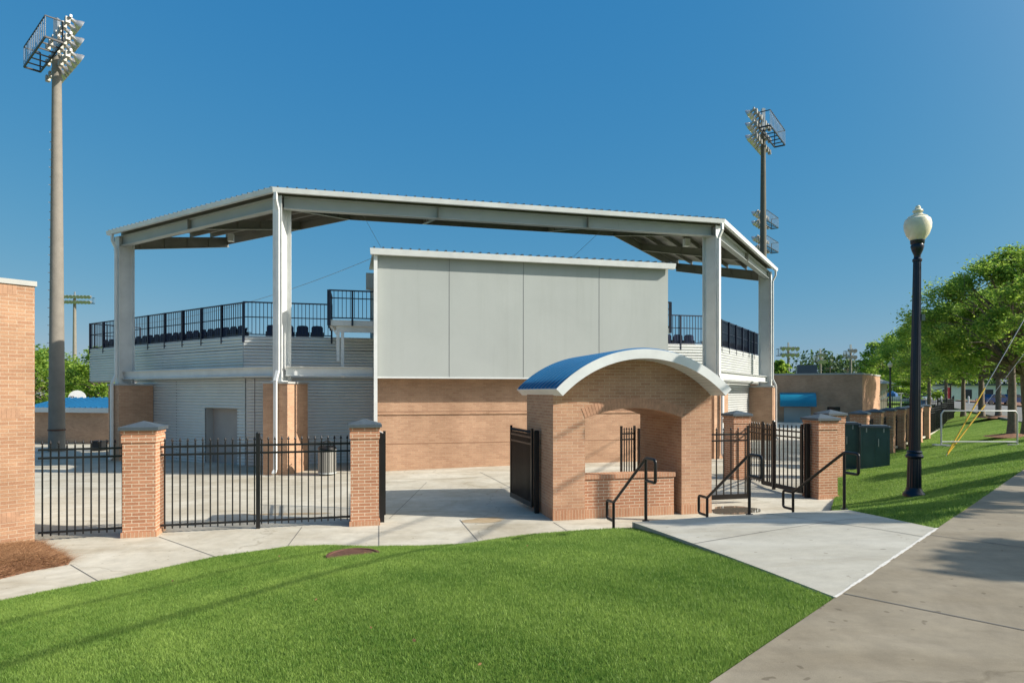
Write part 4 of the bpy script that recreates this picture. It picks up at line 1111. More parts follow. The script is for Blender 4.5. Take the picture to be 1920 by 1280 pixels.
# utility pole (out of frame), guy wire with yellow guards, overhead cables
UP = Vector((20.6, 22.3, 1.1))
t_ = thing('utility_pole', 'tall wooden utility pole beside the pavement, outside the picture', 'pole', UP)
MB().tube([UP - Z * .5, UP + Z * 10.5], [.17, .11], 12).build('shaft', M['wood'], t_, smooth=True)
MB().bar(UP + Z * 9.6 - Vector((1.1, -.6, 0)), UP + Z * 9.6 + Vector((1.1, -.6, 0)), .10, .12).build('crossarm', M['wood'], t_)
ga = Vector((14.05, 20.75, rz_at(Vector((14, 20.7, 0))) - .02)); gt = UP + Z * 9.0
t_ = thing('guy_wire', 'steel guy wire with two yellow plastic guards anchored beside the crowd barrier', 'guy wire', ga)
MB().tube([ga - (gt - ga).normalized() * .3, gt], .012, 6).build('cable', M['galv'], t_)
gd = (gt - ga).normalized()
MB().tube([ga + gd * .15, ga + gd * 2.75], .022, 8).build('guard', M['yellow'], t_, smooth=True)
gt2 = gt + Vector((.9, .4, -1.6)); gd2 = (gt2 - ga).normalized()
MB().tube([ga + gd2 * .1, ga + gd2 * 2.35], .021, 8).build('guard', M['yellow'], t_, smooth=True)
MB().tube([ga, gt2], .006, 6).build('cable', M['galv'], t_)
for (p1, p2, rr, lab) in ((Vector((9.2, 2.84, 9.05)), Vector((12.2, 8.36, 8.65)), .036, 'thick overhead cable strung along the street'), (Vector((7.7, 4.22, 8.8)), Vector((10.0, 8.06, 8.63)), .026, 'thinner overhead cable strung beside the thick one')):
    d = (p2 - p1); d.z = 0; d.normalize(); k = (UP.y - p2.y) / d.y; e = p2 + d * k; e.z = 10.2
    far = p1 - d * 30; far.z = 10.2
    q = [far, p1, p2, e]
    pts = [far.lerp(p1, i / 6) - Z * .6 * math.sin(math.pi * i / 6) * .3 for i in range(6)] + [p1, p1.lerp(p2, .5), p2] + [p2.lerp(e, i / 6) for i in range(1, 7)]
    tag(MB().tube(pts, rr, 8).build('overhead_cable', M['black'], loc=p1), lab, 'cable')
# ---------------------------------------------------------------- brick building at the left edge
M['brick_soft'] = paint('soft plain brick', (.34, .195, .118), .85, 0, .2, 7)
wd = Vector((.64, .77, 0)).normalized(); wn = Vector((-wd.y, wd.x, 0))
LC = Vector((-8.80, 11.8, 0))
q = [LC, LC + wn * 7, LC + wn * 7 - wd * 9, LC - wd * 9]
t_ = thing('brick_building', 'pale orange brick building corner at the left edge of the picture', 'building', LC)
ZR = gz(537, 11.8)
MB().prism([p[:2] for p in q], -.3, ZR).build('wall', M['brick_left'], t_)
q2 = [LC + wd * .03 - wn * .03, LC + wn * 7.03 + wd * .03, LC + wn * 7.03 - wd * 9.03, LC - wd * 9.03 - wn * .03]
MB().prism([p[:2] for p in q2], ZR, ZR + .09).build('coping', M['stone'], t_)
for s0, s1, z0 in ((.27, 8.5, ZR - .19), (.22, 1.4, gz(783, 11.8)), (.22, 1.4, gz(973, 11.8))):
    s = s0; b = MB()
    while s < s1:
        p = LC - wd * s - wn * .003
        b.extrude([p + Z * z0, p - wd * .062 + Z * z0, p - wd * .062 + Z * (z0 + .185), p + Z * (z0 + .185)], wn * .006); s += .068
    b.build('soldier_course', M['brick_soft'], t_)
# ---------------------------------------------------------------- stadium light poles
def flood_pole(label, base, h, ax, heads, r0=.36, r1=.20, cols=6, collar=True, rs=1.0, ls=1.0, row0=.25, pm='pole'):
    base = Vector(base); t_ = thing('light_pole', label, 'light pole', base, 0, 'stadium light poles')
    MB().tube([base - Z * .5, base + Z * h], [r0, r1], 20).build('pole', M[pm], t_, smooth=True)
    if collar:
        MB().lathe([(r0 * .985, 1.15), (r0 + .02, 1.16), (r0 + .02, 1.22), (r0 * .98, 1.23)], base, 24).build('band', M['rust'], t_)
        m = MB()
        for i in range(40):
            z = 2.5 + i * .45
            if z < h - 3.5:
                a = 3.3 + (.5 if i % 2 else 0); rr = r0 + (r1 - r0) * z / h - .03
                c = base + Z * z + Vector((math.cos(a) * rr, math.sin(a) * rr, 0)); m.bar(c, c + Vector((math.cos(a), math.sin(a), 0)) * .11, .035, .035)
        m.build('climbing_step', M['galv'], t_)
    ax = Vector(ax).normalized(); fc = Vector((ax.y, -ax.x, 0))
    for (zh, L, rows, sc, face) in heads:
        f = fc * face; c = base + Z * zh
        m = MB(); w = .72 * sc; p0, p1 = c - ax * L / 2 - f * .25, c + ax * L / 2 - f * .25
        g0, g1 = p0 - f * w, p1 - f * w
        for a_, b_ in ((p0, p1), (g0, g1), (p0, g0), (p1, g1)): m.bar(a_, b_, .07 * sc, .09 * sc)
        for i in range(1, 6): m.bar(p0.lerp(p1, i / 6), g0.lerp(g1, i / 6), .05 * sc, .06 * sc)
        for a_, b_ in ((g0, g1), (p0, g0), (p1, g1)): m.bar(a_ + Z * 1.05 * sc, b_ + Z * 1.05 * sc, .05 * sc, .05 * sc)
        for e in (p0, p1): m.bar(e, e + Z * 1.05 * sc, .05 * sc, .05 * sc)
        m.build('catwalk', M['black'], t_)
        m = MB()
        for i in range(13): m.bar(g0.lerp(g1, i / 12), g0.lerp(g1, i / 12) + Z * 1.05 * sc, .03 * sc, .03 * sc)
        m.build('guard_bars', M['galv'], t_)
        m = MB()
        for k in range(rows): m.bar(c - ax * L / 2 + Z * (row0 + k * rs) * sc + f * .1, c + ax * L / 2 + Z * (row0 + k * rs) * sc + f * .1, .09 * sc, .12 * sc)
        m.bar(c + Z * -.2, c + Z * (rows * rs - .2 + row0) * sc, .22 * sc, .22 * sc)
        m.build('crossarm', M['lampmetal'], t_)
        bx0 = None
        for k in range(rows):
            for i in range(cols):
                o = c + ax * (L * ((i + .5) / cols - .5)) + Z * (row0 + k * rs - .30) * sc + f * .02
                if bx0 is None: bx0 = MB().box(o.x, o.y, o.z, o.z + .30 * sc, .26 * sc, .20 * sc, math.atan2(ax.y, ax.x)).build('ballast_box', M['canwall'], t_); ob_ = o
                else: q_ = bx0.copy(); COL.objects.link(q_); q_.location = o - ob_
        fl0 = None
        for k in range(rows):
            for i in range(cols):
                o = c + ax * (L * ((i + .5) / cols - .5)) + Z * (row0 + k * rs) * sc + f * .16
                if fl0 is None:
                    D = (f * .90 - Z * .42).normalized(); s_ = sc * ls
                    m = MB(); m.tube([o, o + D * .22 * s_, o + D * .30 * s_, o + D * .52 * s_, o + D * .62 * s_], [.11 * s_, .12 * s_, .18 * s_, .33 * s_, .36 * s_], 14)
                    m.tube([o - D * .14 * s_, o + D * .02 * s_], .13 * s_, 8)
                    fl0 = m.build('floodlight', M['lampmetal'], t_, smooth=True); o0_ = o
                    ln = MB().tube([o + D * .615 * s_, o + D * .632 * s_], .335 * s_, 14).build('lens', M['floodglass'], fl0)
                else:
                    q_ = fl0.copy(); COL.objects.link(q_); q_.location = o - o0_
                    l2 = ln.copy(); COL.objects.link(l2); l2.parent = q_
    return t_
flood_pole('tall concrete light pole with a caged row of floodlights at the far left', (gx(106.5, 33), 33, -.35), 20.4, (-.746, .666, 0), ((20.25, 4.3, 3, .98, 1),), .38, .20, 7, True, .86, .82, -.22)
flood_pole('tall light pole with caged floodlights rising behind the right canopy column', (gx(1431, 42), 42, -.2), 20.2, (.58, .81, 0), ((19.6, 3.9, 3, .92, -1),), .32, .14, 7, False, .86, .80, -.25, 'pole_shaded')
flood_pole('second light pole with two small cages, right behind the right light pole', (gx(1432, 75), 75, 0), 22.5, (.62, .78, 0), ((19.4, 4.2, 2, 1.1, -1), (22.3, 4.2, 2, 1.1, -1)), .36, .2, 5, False, 1.0, .9, .25, 'pole_shaded')
flood_pole('distant light pole with two long rows of lamps, right of the big left pole', (gx(140, 122), 122, -.3), 21.0, (1, .15, 0), ((20.2, 6.2, 2, 1.0, 1),), .42, .25, 10, False)
for px, py, lab in ((1478, 648, 'far sports light pole with the widest lamp cluster, above the right brick building'), (1538, 660, 'far sports light pole with two small lamps above the right building roof'), (1595, 652, 'far sports light pole with four lamps, right of the two-lamp pole')):
    Y = 150.; h = gz(py, Y) - 1; sc_ = 1.5
    flood_pole(lab, (gx(px, Y), Y, .5), h, (1, .1, 0), (((h - 1.8, 4.6 if px < 1500 else 1.9, 2, 1.5, 1),)), .32, .24, 4 if px < 1500 else 2, False)
# wooden line poles far right
WPG = 'far wooden line poles'
for px, py, Y, lab in ((1620, 674, 120, 'far wooden line pole with three crossarms, nearest the trees'), (1556, 688, 170, 'tiny far wooden line pole between the two small light poles'), (1589, 690, 170, 'tiny far wooden line pole beside the four-lamp pole')):
    b = Vector((gx(px, Y), Y, .5)); top = gz(py, Y)
    t_ = thing('line_pole', lab, 'pole', b, 0, WPG)
    MB().tube([b, Vector((b.x, b.y, top))], [.18, .12], 8).build('shaft', M['wood'], t_)
    for dz in ((.3, 1.1, 2.0) if Y < 150 else (.4,)): MB().bar((b.x - 1.2, b.y, top - dz), (b.x + 1.2, b.y, top - dz), .12, .14).build('crossarm', M['wood'], t_)
for dz in (.1, .9, 1.8):
    a = Vector((gx(1620, 120), 120, gz(674, 120) - dz - .2)); b = Vector((gx(1430, 175), 175, gz(690, 175))); c = Vector((gx(1760, 110), 110, gz(672, 110) - dz))
    tag(MB().tube([a.lerp(b, i / 8) - Z * math.sin(math.pi * i / 8) * 1.0 for i in range(9)][::-1] + [a.lerp(c, i / 5) - Z * math.sin(math.pi * i / 5) * .4 for i in range(1, 6)], .03, 4).build('power_line', M['black'], loc=a),
        'thin power line strung from the far wooden poles', 'power line', 'far power lines')
# antenna mast far left
b = Vector((gx(76, 300), 300, 0)); zt_ = gz(675, 300)
t_ = thing('antenna_mast', 'tiny far antenna mast above the trees beside the brick building', 'mast', b)
MB().tube([b, Vector((b.x, b.y, zt_))], [.5, .3], 6).build('mast', M['galv'], t_)
m = MB()
for dx in (-1.8, -.9, 0, .9, 1.8): m.box(b.x + dx, b.y - .3, zt_ - 2.4, zt_, .35, .3)
m.bar((b.x - 2, b.y, zt_ - 1.5), (b.x + 2, b.y, zt_ - 1.5), .15, .2); m.build('antenna', M['white'], t_)
# ---------------------------------------------------------------- dugout and round sign, left
dy = 38.0; x0, x1 = gx(30, dy), gx(215, dy) 
t_ = thing('dugout', 'low brown brick dugout with a blue metal roof behind the light pole', 'building', (x0, dy, -.3))
MB().prism([(x0, dy + 1.2), (x1, dy - .6), (x1, dy + 4), (x0, dy + 5)], -.5, gz(773, dy)).build('wall', M['brick_mid'], t_)
MB().prism([(x0 - .3, dy + .9), (x1 + .2, dy - .9), (x1 + .2, dy - .82), (x0 - .3, dy + .98)], gz(773, dy), gz(764, dy)).build('fascia', M['white'], t_)
m = MB(); za, zb = gz(764, dy), gz(764, dy) + .55
m.add([(x0 - .3, dy + .92, za), (x1 + .2, dy - .88, za), (x1 + .2, dy + 4.2, zb), (x0 - .3, dy + 4.2, zb), (x0 - .3, dy + .92, za - .06), (x1 + .2, dy - .88, za - .06), (x1 + .2, dy + 4.2, zb - .06), (x0 - .3, dy + 4.2, zb - .06)],
      [(0, 1, 2, 3), (7, 6, 5, 4), (0, 4, 5, 1), (1, 5, 6, 2), (2, 6, 7, 3), (3, 7, 4, 0)])
s = x0
while s < x1: m.bar((s, dy + .95 - (s - x0) / (x1 - x0) * 1.8, za + .03), (s, dy + 4.1, zb + .03), .04, .06); s += .4
m.build('roof', M['dugroof'], t_)
sy = 60.0; c = Vector((gx(144.5, sy), sy, gz(746, sy))); r_ = 14.5 / 1200 * sy
t_ = thing('round_sign', 'round white sign with a dark square mark above the blue dugout roof', 'sign', c, R(16))
MB().tube([(0, 0, 0), (0, .08, 0)], r_, 40).build('board', M['carwhite'], t_, local=True)
bx, bz = -r_ * .58, -r_ * .18
MB().box(bx, -.012, bz, bz + r_ * .42, r_ * .50, .02).build('emblem', M['navy'], t_, local=True)
m = MB()
for dx in (-.11, .11): m.box(bx + dx * r_, -.03, bz + r_ * .09, bz + r_ * .33, r_ * .075, .012)
m.box(bx, -.03, bz + r_ * .18, bz + r_ * .245, r_ * .16, .012); m.build('letter', M['carwhite'], t_, local=True)
m = MB(); x = bx + r_ * .36
for k in range(9):
    w = r_ * (.055 + .03 * (k % 3)); m.box(x + w / 2, -.01, bz + r_ * .10, bz + r_ * (.24 if k % 2 else .20), w, .012); x += w + r_ * .035
m.build('lettering', M['galv'], t_, local=True)
MB().tube([(0, .15, -r_ * .5), (0, .15, -c.z - .5)], .12, 8).build('post', M['galv'], t_, local=True)
MB().box(gx(186, 33), 33, -.4, gz(828, 33), .55, .5).build('body', M['black'], tb := thing('equipment_case', 'black case standing by the shaded wall at the far left fence', 'case', (gx(186, 33), 33, -.3)))
MB().box(gx(186, 33), 33, gz(828, 33), gz(827, 33) + .04, .6, .55).build('lid', M['black'], tb)
# kerb strip left
kb = MB(); kb.prism([(-30, 24.6), (-15.5, 25.6), (-15.2, 26.2), (-30, 25.2)], -.4, -.18)
o = kb.build('kerb', M['plaza']); tag(o, kind='structure')
# ---------------------------------------------------------------- brick building right, with awning
by = 58.0; X0, X1 = gx(1425, by), gx(1617, by - 2)
t_ = thing('brick_building', 'long brown brick building with a blue awning behind the right gate', 'building', (X1, by - 2, 0))
zt_ = gz(703, by)
fl, fr = Vector((X0, by + 1, 0)), Vector((X1, by - 2, 0)); fd = (fr - fl).normalized(); fn = Vector((-fd.y, fd.x, 0))
sd = Vector((.62, .78, 0)); rr = fr + sd * 9
bk = fr + sd * 9 - fd * 12
MB().prism([p[:2] for p in (fl, fr, rr, rr - fd * 12, fl + sd * 9)], -.5, zt_).build('wall', M['brick_mid'], t_)
q = [fl - fn * .06, fr - fn * .06 + fd * .06, rr + fd * .06, rr - fd * 12, fl + sd * 9]
MB().prism([p[:2] for p in q], zt_, zt_ + .14).build('coping', M['stone'], t_)
def ff(px): return on_line(px, fl, fd)
m = MB(); a, b = ff(1462), ff(1529); zt1, zb1 = gz(736, by), gz(759, by); prof = []
for i in range(9):
    th_ = math.pi / 2 * i / 8; prof.append((-math.sin(th_) * 1.0, zb1 + (zt1 - zb1) * math.cos(th_)))
prof += [(-1.0, zb1 - .12), (0, zb1 - .12)]
m.extrude([a + fn * o_ + Z * z_ for o_, z_ in prof], b - a).build('awning', M['awning'], t_)
a, b = ff(1470), ff(1520); m = MB()
m.extrude([a - fn * .03 + Z * -.3, b - fn * .03 + Z * -.3, b - fn * .03 + Z * (zb1 - .2), a - fn * .03 + Z * (zb1 - .2)], fn * .06)
z = -.2
while z < zb1 - .3: m.bar(a - fn * .04 + Z * z, b - fn * .04 + Z * z, .02, .05); z += .16
m.build('roller_door', M['grey_steel'], t_)
a, b = ff(1551), ff(1575); za, zb = gz(786, by), gz(763, by)
w_ = MB().extrude([a - fn * .02 + Z * za, b - fn * .02 + Z * za, b - fn * .02 + Z * zb, a - fn * .02 + Z * zb], fn * .04).build('window', M['glass'], t_)
m = MB()
for p, q_ in ((a, b),): m.bar(a - fn * .04 + Z * zb, b - fn * .04 + Z * zb, .06, .10); m.bar(a - fn * .04 + Z * za, b - fn * .04 + Z * za, .06, .08)
m.build('frame', M['black'], w_)
c = fl.lerp(fr, .42) + fn * 3; m = MB(); m.bar(c + Z * (zt_ + .55), c + fd * 1.7 + Z * (zt_ + .55), 1.0, .9); m.build('roof_unit', M['roofdark'], t_)
# ---------------------------------------------------------------- house with stair
hb = Vector((gx(1652, 92), 92, .5)); w = 1.7
t_ = thing('house', 'small pale house with an outside stair beyond the brick building', 'house', hb)
MB().box(hb.x - .6, hb.y + 3, 0, gz(719, 92), 3.4, 5).build('wall', M['housewall'], t_)
zz = gz(719, 92); m = MB()
m.add([(hb.x - 3.0, hb.y - .4, zz), (hb.x + 2.0, hb.y - .4, zz), (hb.x + 2.0, hb.y + 6, zz), (hb.x - 3.0, hb.y + 6, zz), (hb.x - 1.6, hb.y + 2.8, zz + 1.0), (hb.x + .4, hb.y + 2.8, zz + 1.0)], [(3, 2, 1, 0), (0, 1, 5, 4), (1, 2, 5), (2, 3, 4, 5), (3, 0, 4)])
m.build('roof', M['stone'], t_)
MB().box(hb.x - .3, hb.y + .48, gz(732, 92), gz(722, 92), .35, .06).build('window', M['glass'], t_)
m = MB(); a = Vector((hb.x + 1.3, hb.y - .6, gz(737, 92))); b = Vector((hb.x - 1.6, hb.y - .6, gz(757, 92)))
for dz in (0, 1.0): m.bar(a + Z * dz, b + Z * dz, .1, .22 if dz == 0 else .08)
for i in range(9): p = a.lerp(b, i / 8); m.bar(p, p + Z, .05, .05)
m.bar(a, a + Vector((1.3, 0, 0)), .8, .15); m.bar(a + Z, a + Vector((1.3, 0, 0)) + Z, .06, .06); m.bar(a + Vector((1.2, 0, 0)), a + Vector((1.2, 0, -3)), .12, .12)
m.build('stair', M['offwhite'], t_)
# ---------------------------------------------------------------- far street things
o = dup(lamp0, (gx(1669, 70), 70, .35), .3, 'far lamp post with white globe beside the outside stair')
o = lamp0
tq = thing('banner_pole', 'thin dark pole carrying a red banner by the road', 'banner pole', (gx(1780.5, 62), 62, .95))
MB().tube([(gx(1782.5, 62), 62, .8), (gx(1782.5, 62), 62, gz(722, 62))], .06, 8).build('pole', M['black'], tq)
MB().box(gx(1780, 62), 62, gz(747, 62), gz(726, 62), .30, .02).build('banner', M['red'], tq)
x = gx(1732.5, 75)
tq = thing('portable_booth', 'bright blue booth with white door frame by the road', 'booth', (x, 75, .9))
MB().box(x, 75, .5, gz(750, 75), .95, .9).build('body', M['bluebright'], tq); MB().box(x, 75, gz(750, 75), gz(748, 75), 1.05, 1.0).build('roof', M['carwhite'], tq)
MB().box(x - .05, 74.54, .9, gz(750, 75) - .05, .08, .03).build('door_frame', M['carwhite'], tq)
x = gx(1673, 78); tq = thing('parasol', 'closed-in blue parasol beyond the pillar row', 'parasol', (x, 78, .5))
MB().tube([(x, 78, 0), (x, 78, gz(734, 78))], .05, 6).build('pole', M['black'], tq)
MB().lathe([(.62, 0), (.60, .30), (.3, .55), (0, .70)], (x, 78, gz(743, 78)), 8).build('canopy', M['bluebright'], tq)
def car(label, loc, rz, mat):
    t_ = thing('parked_car', label, 'car', loc, rz, 'cars parked beyond the road')
    side = [(-2.2, .45), (-2.25, .75), (-1.9, .95), (-1.3, 1.0), (-.75, 1.45), (.75, 1.48), (1.35, 1.0), (2.0, .90), (2.25, .7), (2.2, .35), (-2.1, .30)]
    MB().extrude([(x, -.85, z) for x, z in side], (0, 1.7, 0)).build('body', mat, t_, local=True)
    m = MB(); m.extrude([(x, -.86, z) for x, z in ((-1.15, 1.02), (-.72, 1.38), (-.05, 1.40), (-.05, 1.02))], (0, 1.72, 0)); m.extrude([(x, -.86, z) for x, z in ((.05, 1.02), (.05, 1.40), (.70, 1.40), (1.2, 1.02))], (0, 1.72, 0)); m.build('window', M['glass'], t_, local=True)
    for x in (-1.4, 1.4):
        for y in (-.80, .80):
            MB().tube([(x, y - .1, .33), (x, y + .1, .33)], .33, 16).build('wheel', M['rubber'], t_, local=True)
    for y in (-.6, .6): MB().box(2.2, y, .60, .75, .08, .35).build('headlight', M['floodglass'], t_, local=True)
    return t_
car('dark blue car parked beyond the road between the tree trunks', (gx(1864, 92), 92, 1.05), 3.3, M['carblue'])
car('second dark blue car, at the right near the thick trunk', (gx(1893, 93), 93, 1.05), 3.3, M['carblue'])
car('white car parked far behind the booth', (gx(1752, 120), 120, 1.0), 3.1, M['carwhite'])
for px, py, lab in ((1816, 755, 'white bollard left of the guy wire beyond the road'), (1765, 754, 'white bollard beyond the road near the red banner'), (1744, 754, 'white bollard beside the blue booth')):
    Y = 100; x = gx(px, Y); MBt = thing('bollard', lab, 'bollard', (x, Y, 1.1), 0, 'white bollards beyond the road')
    MB().lathe([(.12, 0), (.12, 1.0), (.08, 1.1), (0, 1.12)], (x, Y, 1.1), 10).build('post', M['carwhite'], MBt)
x = gx(1834, 85); tq = thing('info_board', 'small pink notice board standing before the trunk beyond the road', 'sign', (x, 85, 1.05))
MB().box(x, 85, 1.25, 1.95, .55, .05).build('panel', paint('pink panel', (.55, .20, .22), .6), tq); MB().box(x, 85.03, 1.0, 1.9, .06, .04).build('post', M['black'], tq)
t_ = thing('warehouse', 'long pale building far behind the street trees', 'building', (130, 165, 1))
MB().prism([(92, 172), (150, 160), (152, 178), (94, 190)], .5, 4.6).build('wall', M['carwhite'], t_)
MB().prism([(91.6, 171.4), (150.3, 159.4), (152.5, 178.5), (93.7, 190.5)], 4.6, 5.0).build('roof', M['roofdark'], t_)
for i in range(12):
    p = Vector((92, 171.95, 0)).lerp(Vector((150, 159.95, 0)), (i + .5) / 12); MB().box(p.x, p.y, 1.2, 3.6, 1.8, .1, math.atan2(-12, 58)).build('window', M['glass'], t_)
# ---------------------------------------------------------------- trees
def tree(name, label, x, y, z, h, r, tr, seed, nleaf, leaf, mat='leaf', group=None, clear=.28, clumps=34, lean=0.0, cs=(.17, .30), squash=1.0):
    rn = np.random.default_rng(seed); rr = random.Random(seed)
    t_ = thing(name, label, 'tree', (x, y, z), 0, group)
    base = Vector((x, y, z)); c0 = z + h * clear
    m = MB(); top = base + Vector((lean * h * .4, 0, h * .72))
    tp = [base - Z * .3, base + Z * .12, base + Z * .5, base.lerp(top, .35), base.lerp(top, .65) + Vector((rr.uniform(-.15, .15), rr.uniform(-.15, .15), 0)), top]
    m.tube(tp, [tr * 1.5, tr * 1.25, tr, tr * .85, tr * .55, tr * .18], 12)
    cc = []
    hh = h * (1 - clear)
    for i in range(clumps):
        u_ = (i + .5) / clumps; zz = u_ ** .9
        prof = math.sin(math.pi * min(1, .10 + .90 * zz) ** .72) ** .65 * squash
        a = i * 2.39996 + rr.uniform(-.4, .4); d = r * prof * (.35 + .65 * math.sqrt(rr.random())) * rr.uniform(.78, 1.12)
        p = Vector((x + lean * h * .3 * zz + d * math.cos(a), y + d * math.sin(a), c0 + hh * (.04 + .90 * zz) - .10 * d))
        cc.append((p, r * rr.uniform(*cs)))
    for p, s in cc:
        k = min(.98, max(clear / .72 * .95, (p.z - z) / (h * .72) * rr.uniform(.45, .75))); b = base.lerp(top, k); mid = b.lerp(p, .5) + Z * rr.uniform(-.05, .25) * (p - b).length
        w = tr * (.42 - .28 * k) + .012
        m.tube([b, mid, p], [w, w * .6, w * .18], 6)
        for q in range(3):
            e = p + Vector((rr.uniform(-1, 1), rr.uniform(-1, 1), rr.uniform(-.5, .9))) * s
            m.tube([mid.lerp(p, .6), e], [w * .3, w * .08], 4)
    m.build('trunk', M['bark'], t_, smooth=True)
    P = []; V = []
    per = nleaf // len(cc)
    for p, s in cc:
        sub = rn.normal(0, 1, (6, 3)); sub /= np.linalg.norm(sub, axis=1)[:, None] + 1e-6; sub *= rn.uniform(.3, 1.0, (6, 1)) * s; sub[:, 2] *= .62
        ix = rn.integers(0, 6, per); q = sub[ix] + rn.normal(0, 1, (per, 3)) * np.array([.34, .34, .22]) * s
        P.append(q + np.array(p)); V.append(np.clip(rn.normal(.42 + rr.uniform(-.12, .12), .2, per), 0, 1))
    P = np.concatenate(P); var = np.concatenate(V); n = len(P)
    a1 = rn.normal(0, 1, (n, 3)); a1[:, 2] *= .45; a1 /= np.linalg.norm(a1, axis=1)[:, None]
    b1 = rn.normal(0, 1, (n, 3)); b1[:, 2] *= .6; b1 -= a1 * (a1 * b1).sum(1)[:, None]; b1 /= np.linalg.norm(b1, axis=1)[:, None]
    L = leaf * rn.uniform(.6, 1.3, (n, 1)); W = L * .55
    Q = np.stack([P - a1 * L * .5, P + b1 * W * .5, P + a1 * L * .5, P - b1 * W * .5], 1).reshape(-1, 3)
    fast_mesh('crown', Q, 4, np.repeat(var, 4), M[mat], t_)
    return t_
def lz(x, y): return float(lawn_r_z(np.array([x]), np.array([y]))[0])
STG = 'street trees on the right lawn'
tree('street_tree', 'nearest big leafy tree at the right edge, its trunk behind the crowd barrier', 21.1, 27.0, lz(21.1, 27), 7.9, 3.8, .165, 11, 52000, .13, 'leaf', STG, .40, 84, 0, (.11, .21))
tree('street_tree', 'dark leaning tree at the right edge, just behind the nearest trunk', 24.6, 30.5, 1.0, 7.6, 3.6, .22, 12, 26000, .16, 'leaf', STG, .36, 56, -.12, (.13, .25))
for (px, Y, h, r_, tr, sd, lab) in ((1872, 47, 9.6, 4.4, .19, 13, 'tree with a thick straight trunk and mulch ring, left of the nearest trunk'), (1840, 51, 9.8, 4.4, .22, 14, 'tree whose trunk stands right behind the end of the yellow guy guard'),
                               (1806, 56, 10.0, 4.4, .17, 15, 'tree with a slim dark trunk beside the curved fence end'), (1774, 66, 11.0, 4.8, .18, 16, 'tree left of the red banner pole, rising over the curved fence'),
                               (1742, 74, 11.5, 5.0, .2, 17, 'tree behind the blue booth, right of the navy lamp post'), (1722, 88, 12.0, 5.2, .2, 18, 'tall dark tree directly behind the navy lamp post')):
    tree('street_tree', lab, gx(px, Y), Y, .9, h, r_, tr, sd, 20000, .24, 'leaf', STG, .32, 52, 0, (.14, .25))
BTG = 'trees far behind the right brick building'
for i, (px, Y, h, r_, lab) in enumerate(((1722, 105, 13.5, 5.2, 'far tree between the far lamp post and the navy lamp post'), (1662, 120, 13.0, 6.0, 'pale green far tree above the house roof'), (1462, 110, 8.0, 2.6, 'dark far tree right beside the right canopy column'),
                                   (1440, 118, 7.0, 3.2, 'dark far tree behind the right end of the stand'), (1508, 125, 6.4, 2.5, 'small round far tree behind the roof unit'), (1648, 150, 10.0, 4.2, 'low far tree right of the wooden line pole'))):
    tree('far_tree', lab, gx(px, Y), Y, .5, h, r_, .25, 40 + i, 9000, .50, 'leaf', BTG, .12, 30)
LTG = 'trees far behind the dugout'
for i, (px, Y, h, r_, lab) in enumerate(((58, 75, 8.3, 4.6, 'bushy far tree right beside the left brick building'), (92, 82, 9.2, 4.8, 'far tree partly hidden by the big light pole'), (122, 88, 7.6, 4.0, 'far tree just right of the big light pole'),
                                   (158, 78, 6.6, 3.4, 'low yellowish far tree above the round sign'), (186, 70, 8.2, 3.8, 'yellow green far tree beside the left canopy pier'), (215, 84, 7.2, 4.4, 'far tree hidden behind the left canopy pier'))):
    tree('far_tree', lab, gx(px, Y), Y, -.3, h, r_, .22, 60 + i, 9000, .34, 'leaf', LTG, .10, 30)
SHG = 'trees along the far side of the pavement'
for i, (x, y, h, r_, lab) in enumerate(((14.3, 4.1, 6.6, 1.8, 'young tree beside the pavement, nearest the camera'), (15.0, 7.3, 8.3, 1.6, 'taller young tree beside the pavement opposite the concrete ramp'), (16.0, 10.6, 7.2, 1.5, 'young tree beside the pavement opposite the lamp post'),
                                  (23.2, 15.2, 8.0, 1.5, 'young tree beside the pavement opposite the crowd barrier'), (30, 21.0, 8.0, 1.9, 'young tree at the far end of the pavement row'))):
    tree('young_tree', lab, x, y, 1.13, h, r_, .13, 80 + i, 9000, .26, 'leaf', SHG, .34, 22)
# a wood beyond the street
def wood(name, pts, n, h, leaf, seed, mat):
    rn = np.random.default_rng(seed); Q = []; V = []
    for (x, y, z, rx, rz_) in pts:
        d = rn.normal(0, 1, (n, 3)); d /= np.linalg.norm(d, axis=1)[:, None]; d *= rn.uniform(.45, 1.05, (n, 1))
        P = np.array([x, y, z]) + d * np.array([rx, rx, rz_])
        a1 = rn.normal(0, 1, (n, 3)); a1 /= np.linalg.norm(a1, axis=1)[:, None]; b1 = rn.normal(0, 1, (n, 3)); b1 -= a1 * (a1 * b1).sum(1)[:, None]; b1 /= np.linalg.norm(b1, axis=1)[:, None]
        L = leaf * rn.uniform(.6, 1.3, (n, 1))
        Q.append(np.stack([P - a1 * L * .5, P + b1 * L * .3, P + a1 * L * .5, P - b1 * L * .3], 1).reshape(-1, 3)); V.append(np.repeat(np.clip(rn.normal(.4, .2, n), 0, 1), 4))
    return fast_mesh(name, np.concatenate(Q), 4, np.concatenate(V), M[mat])
rw = random.Random(5)
o = wood('woods', [(x, 210 + rw.uniform(-14, 14) - x * .12, rw.uniform(6, 9), rw.uniform(7, 11), rw.uniform(5, 8)) for x in range(96, 230, 8)], 1500, 1, 1.1, 9, 'leaf_dark'); tag(o, kind='stuff')
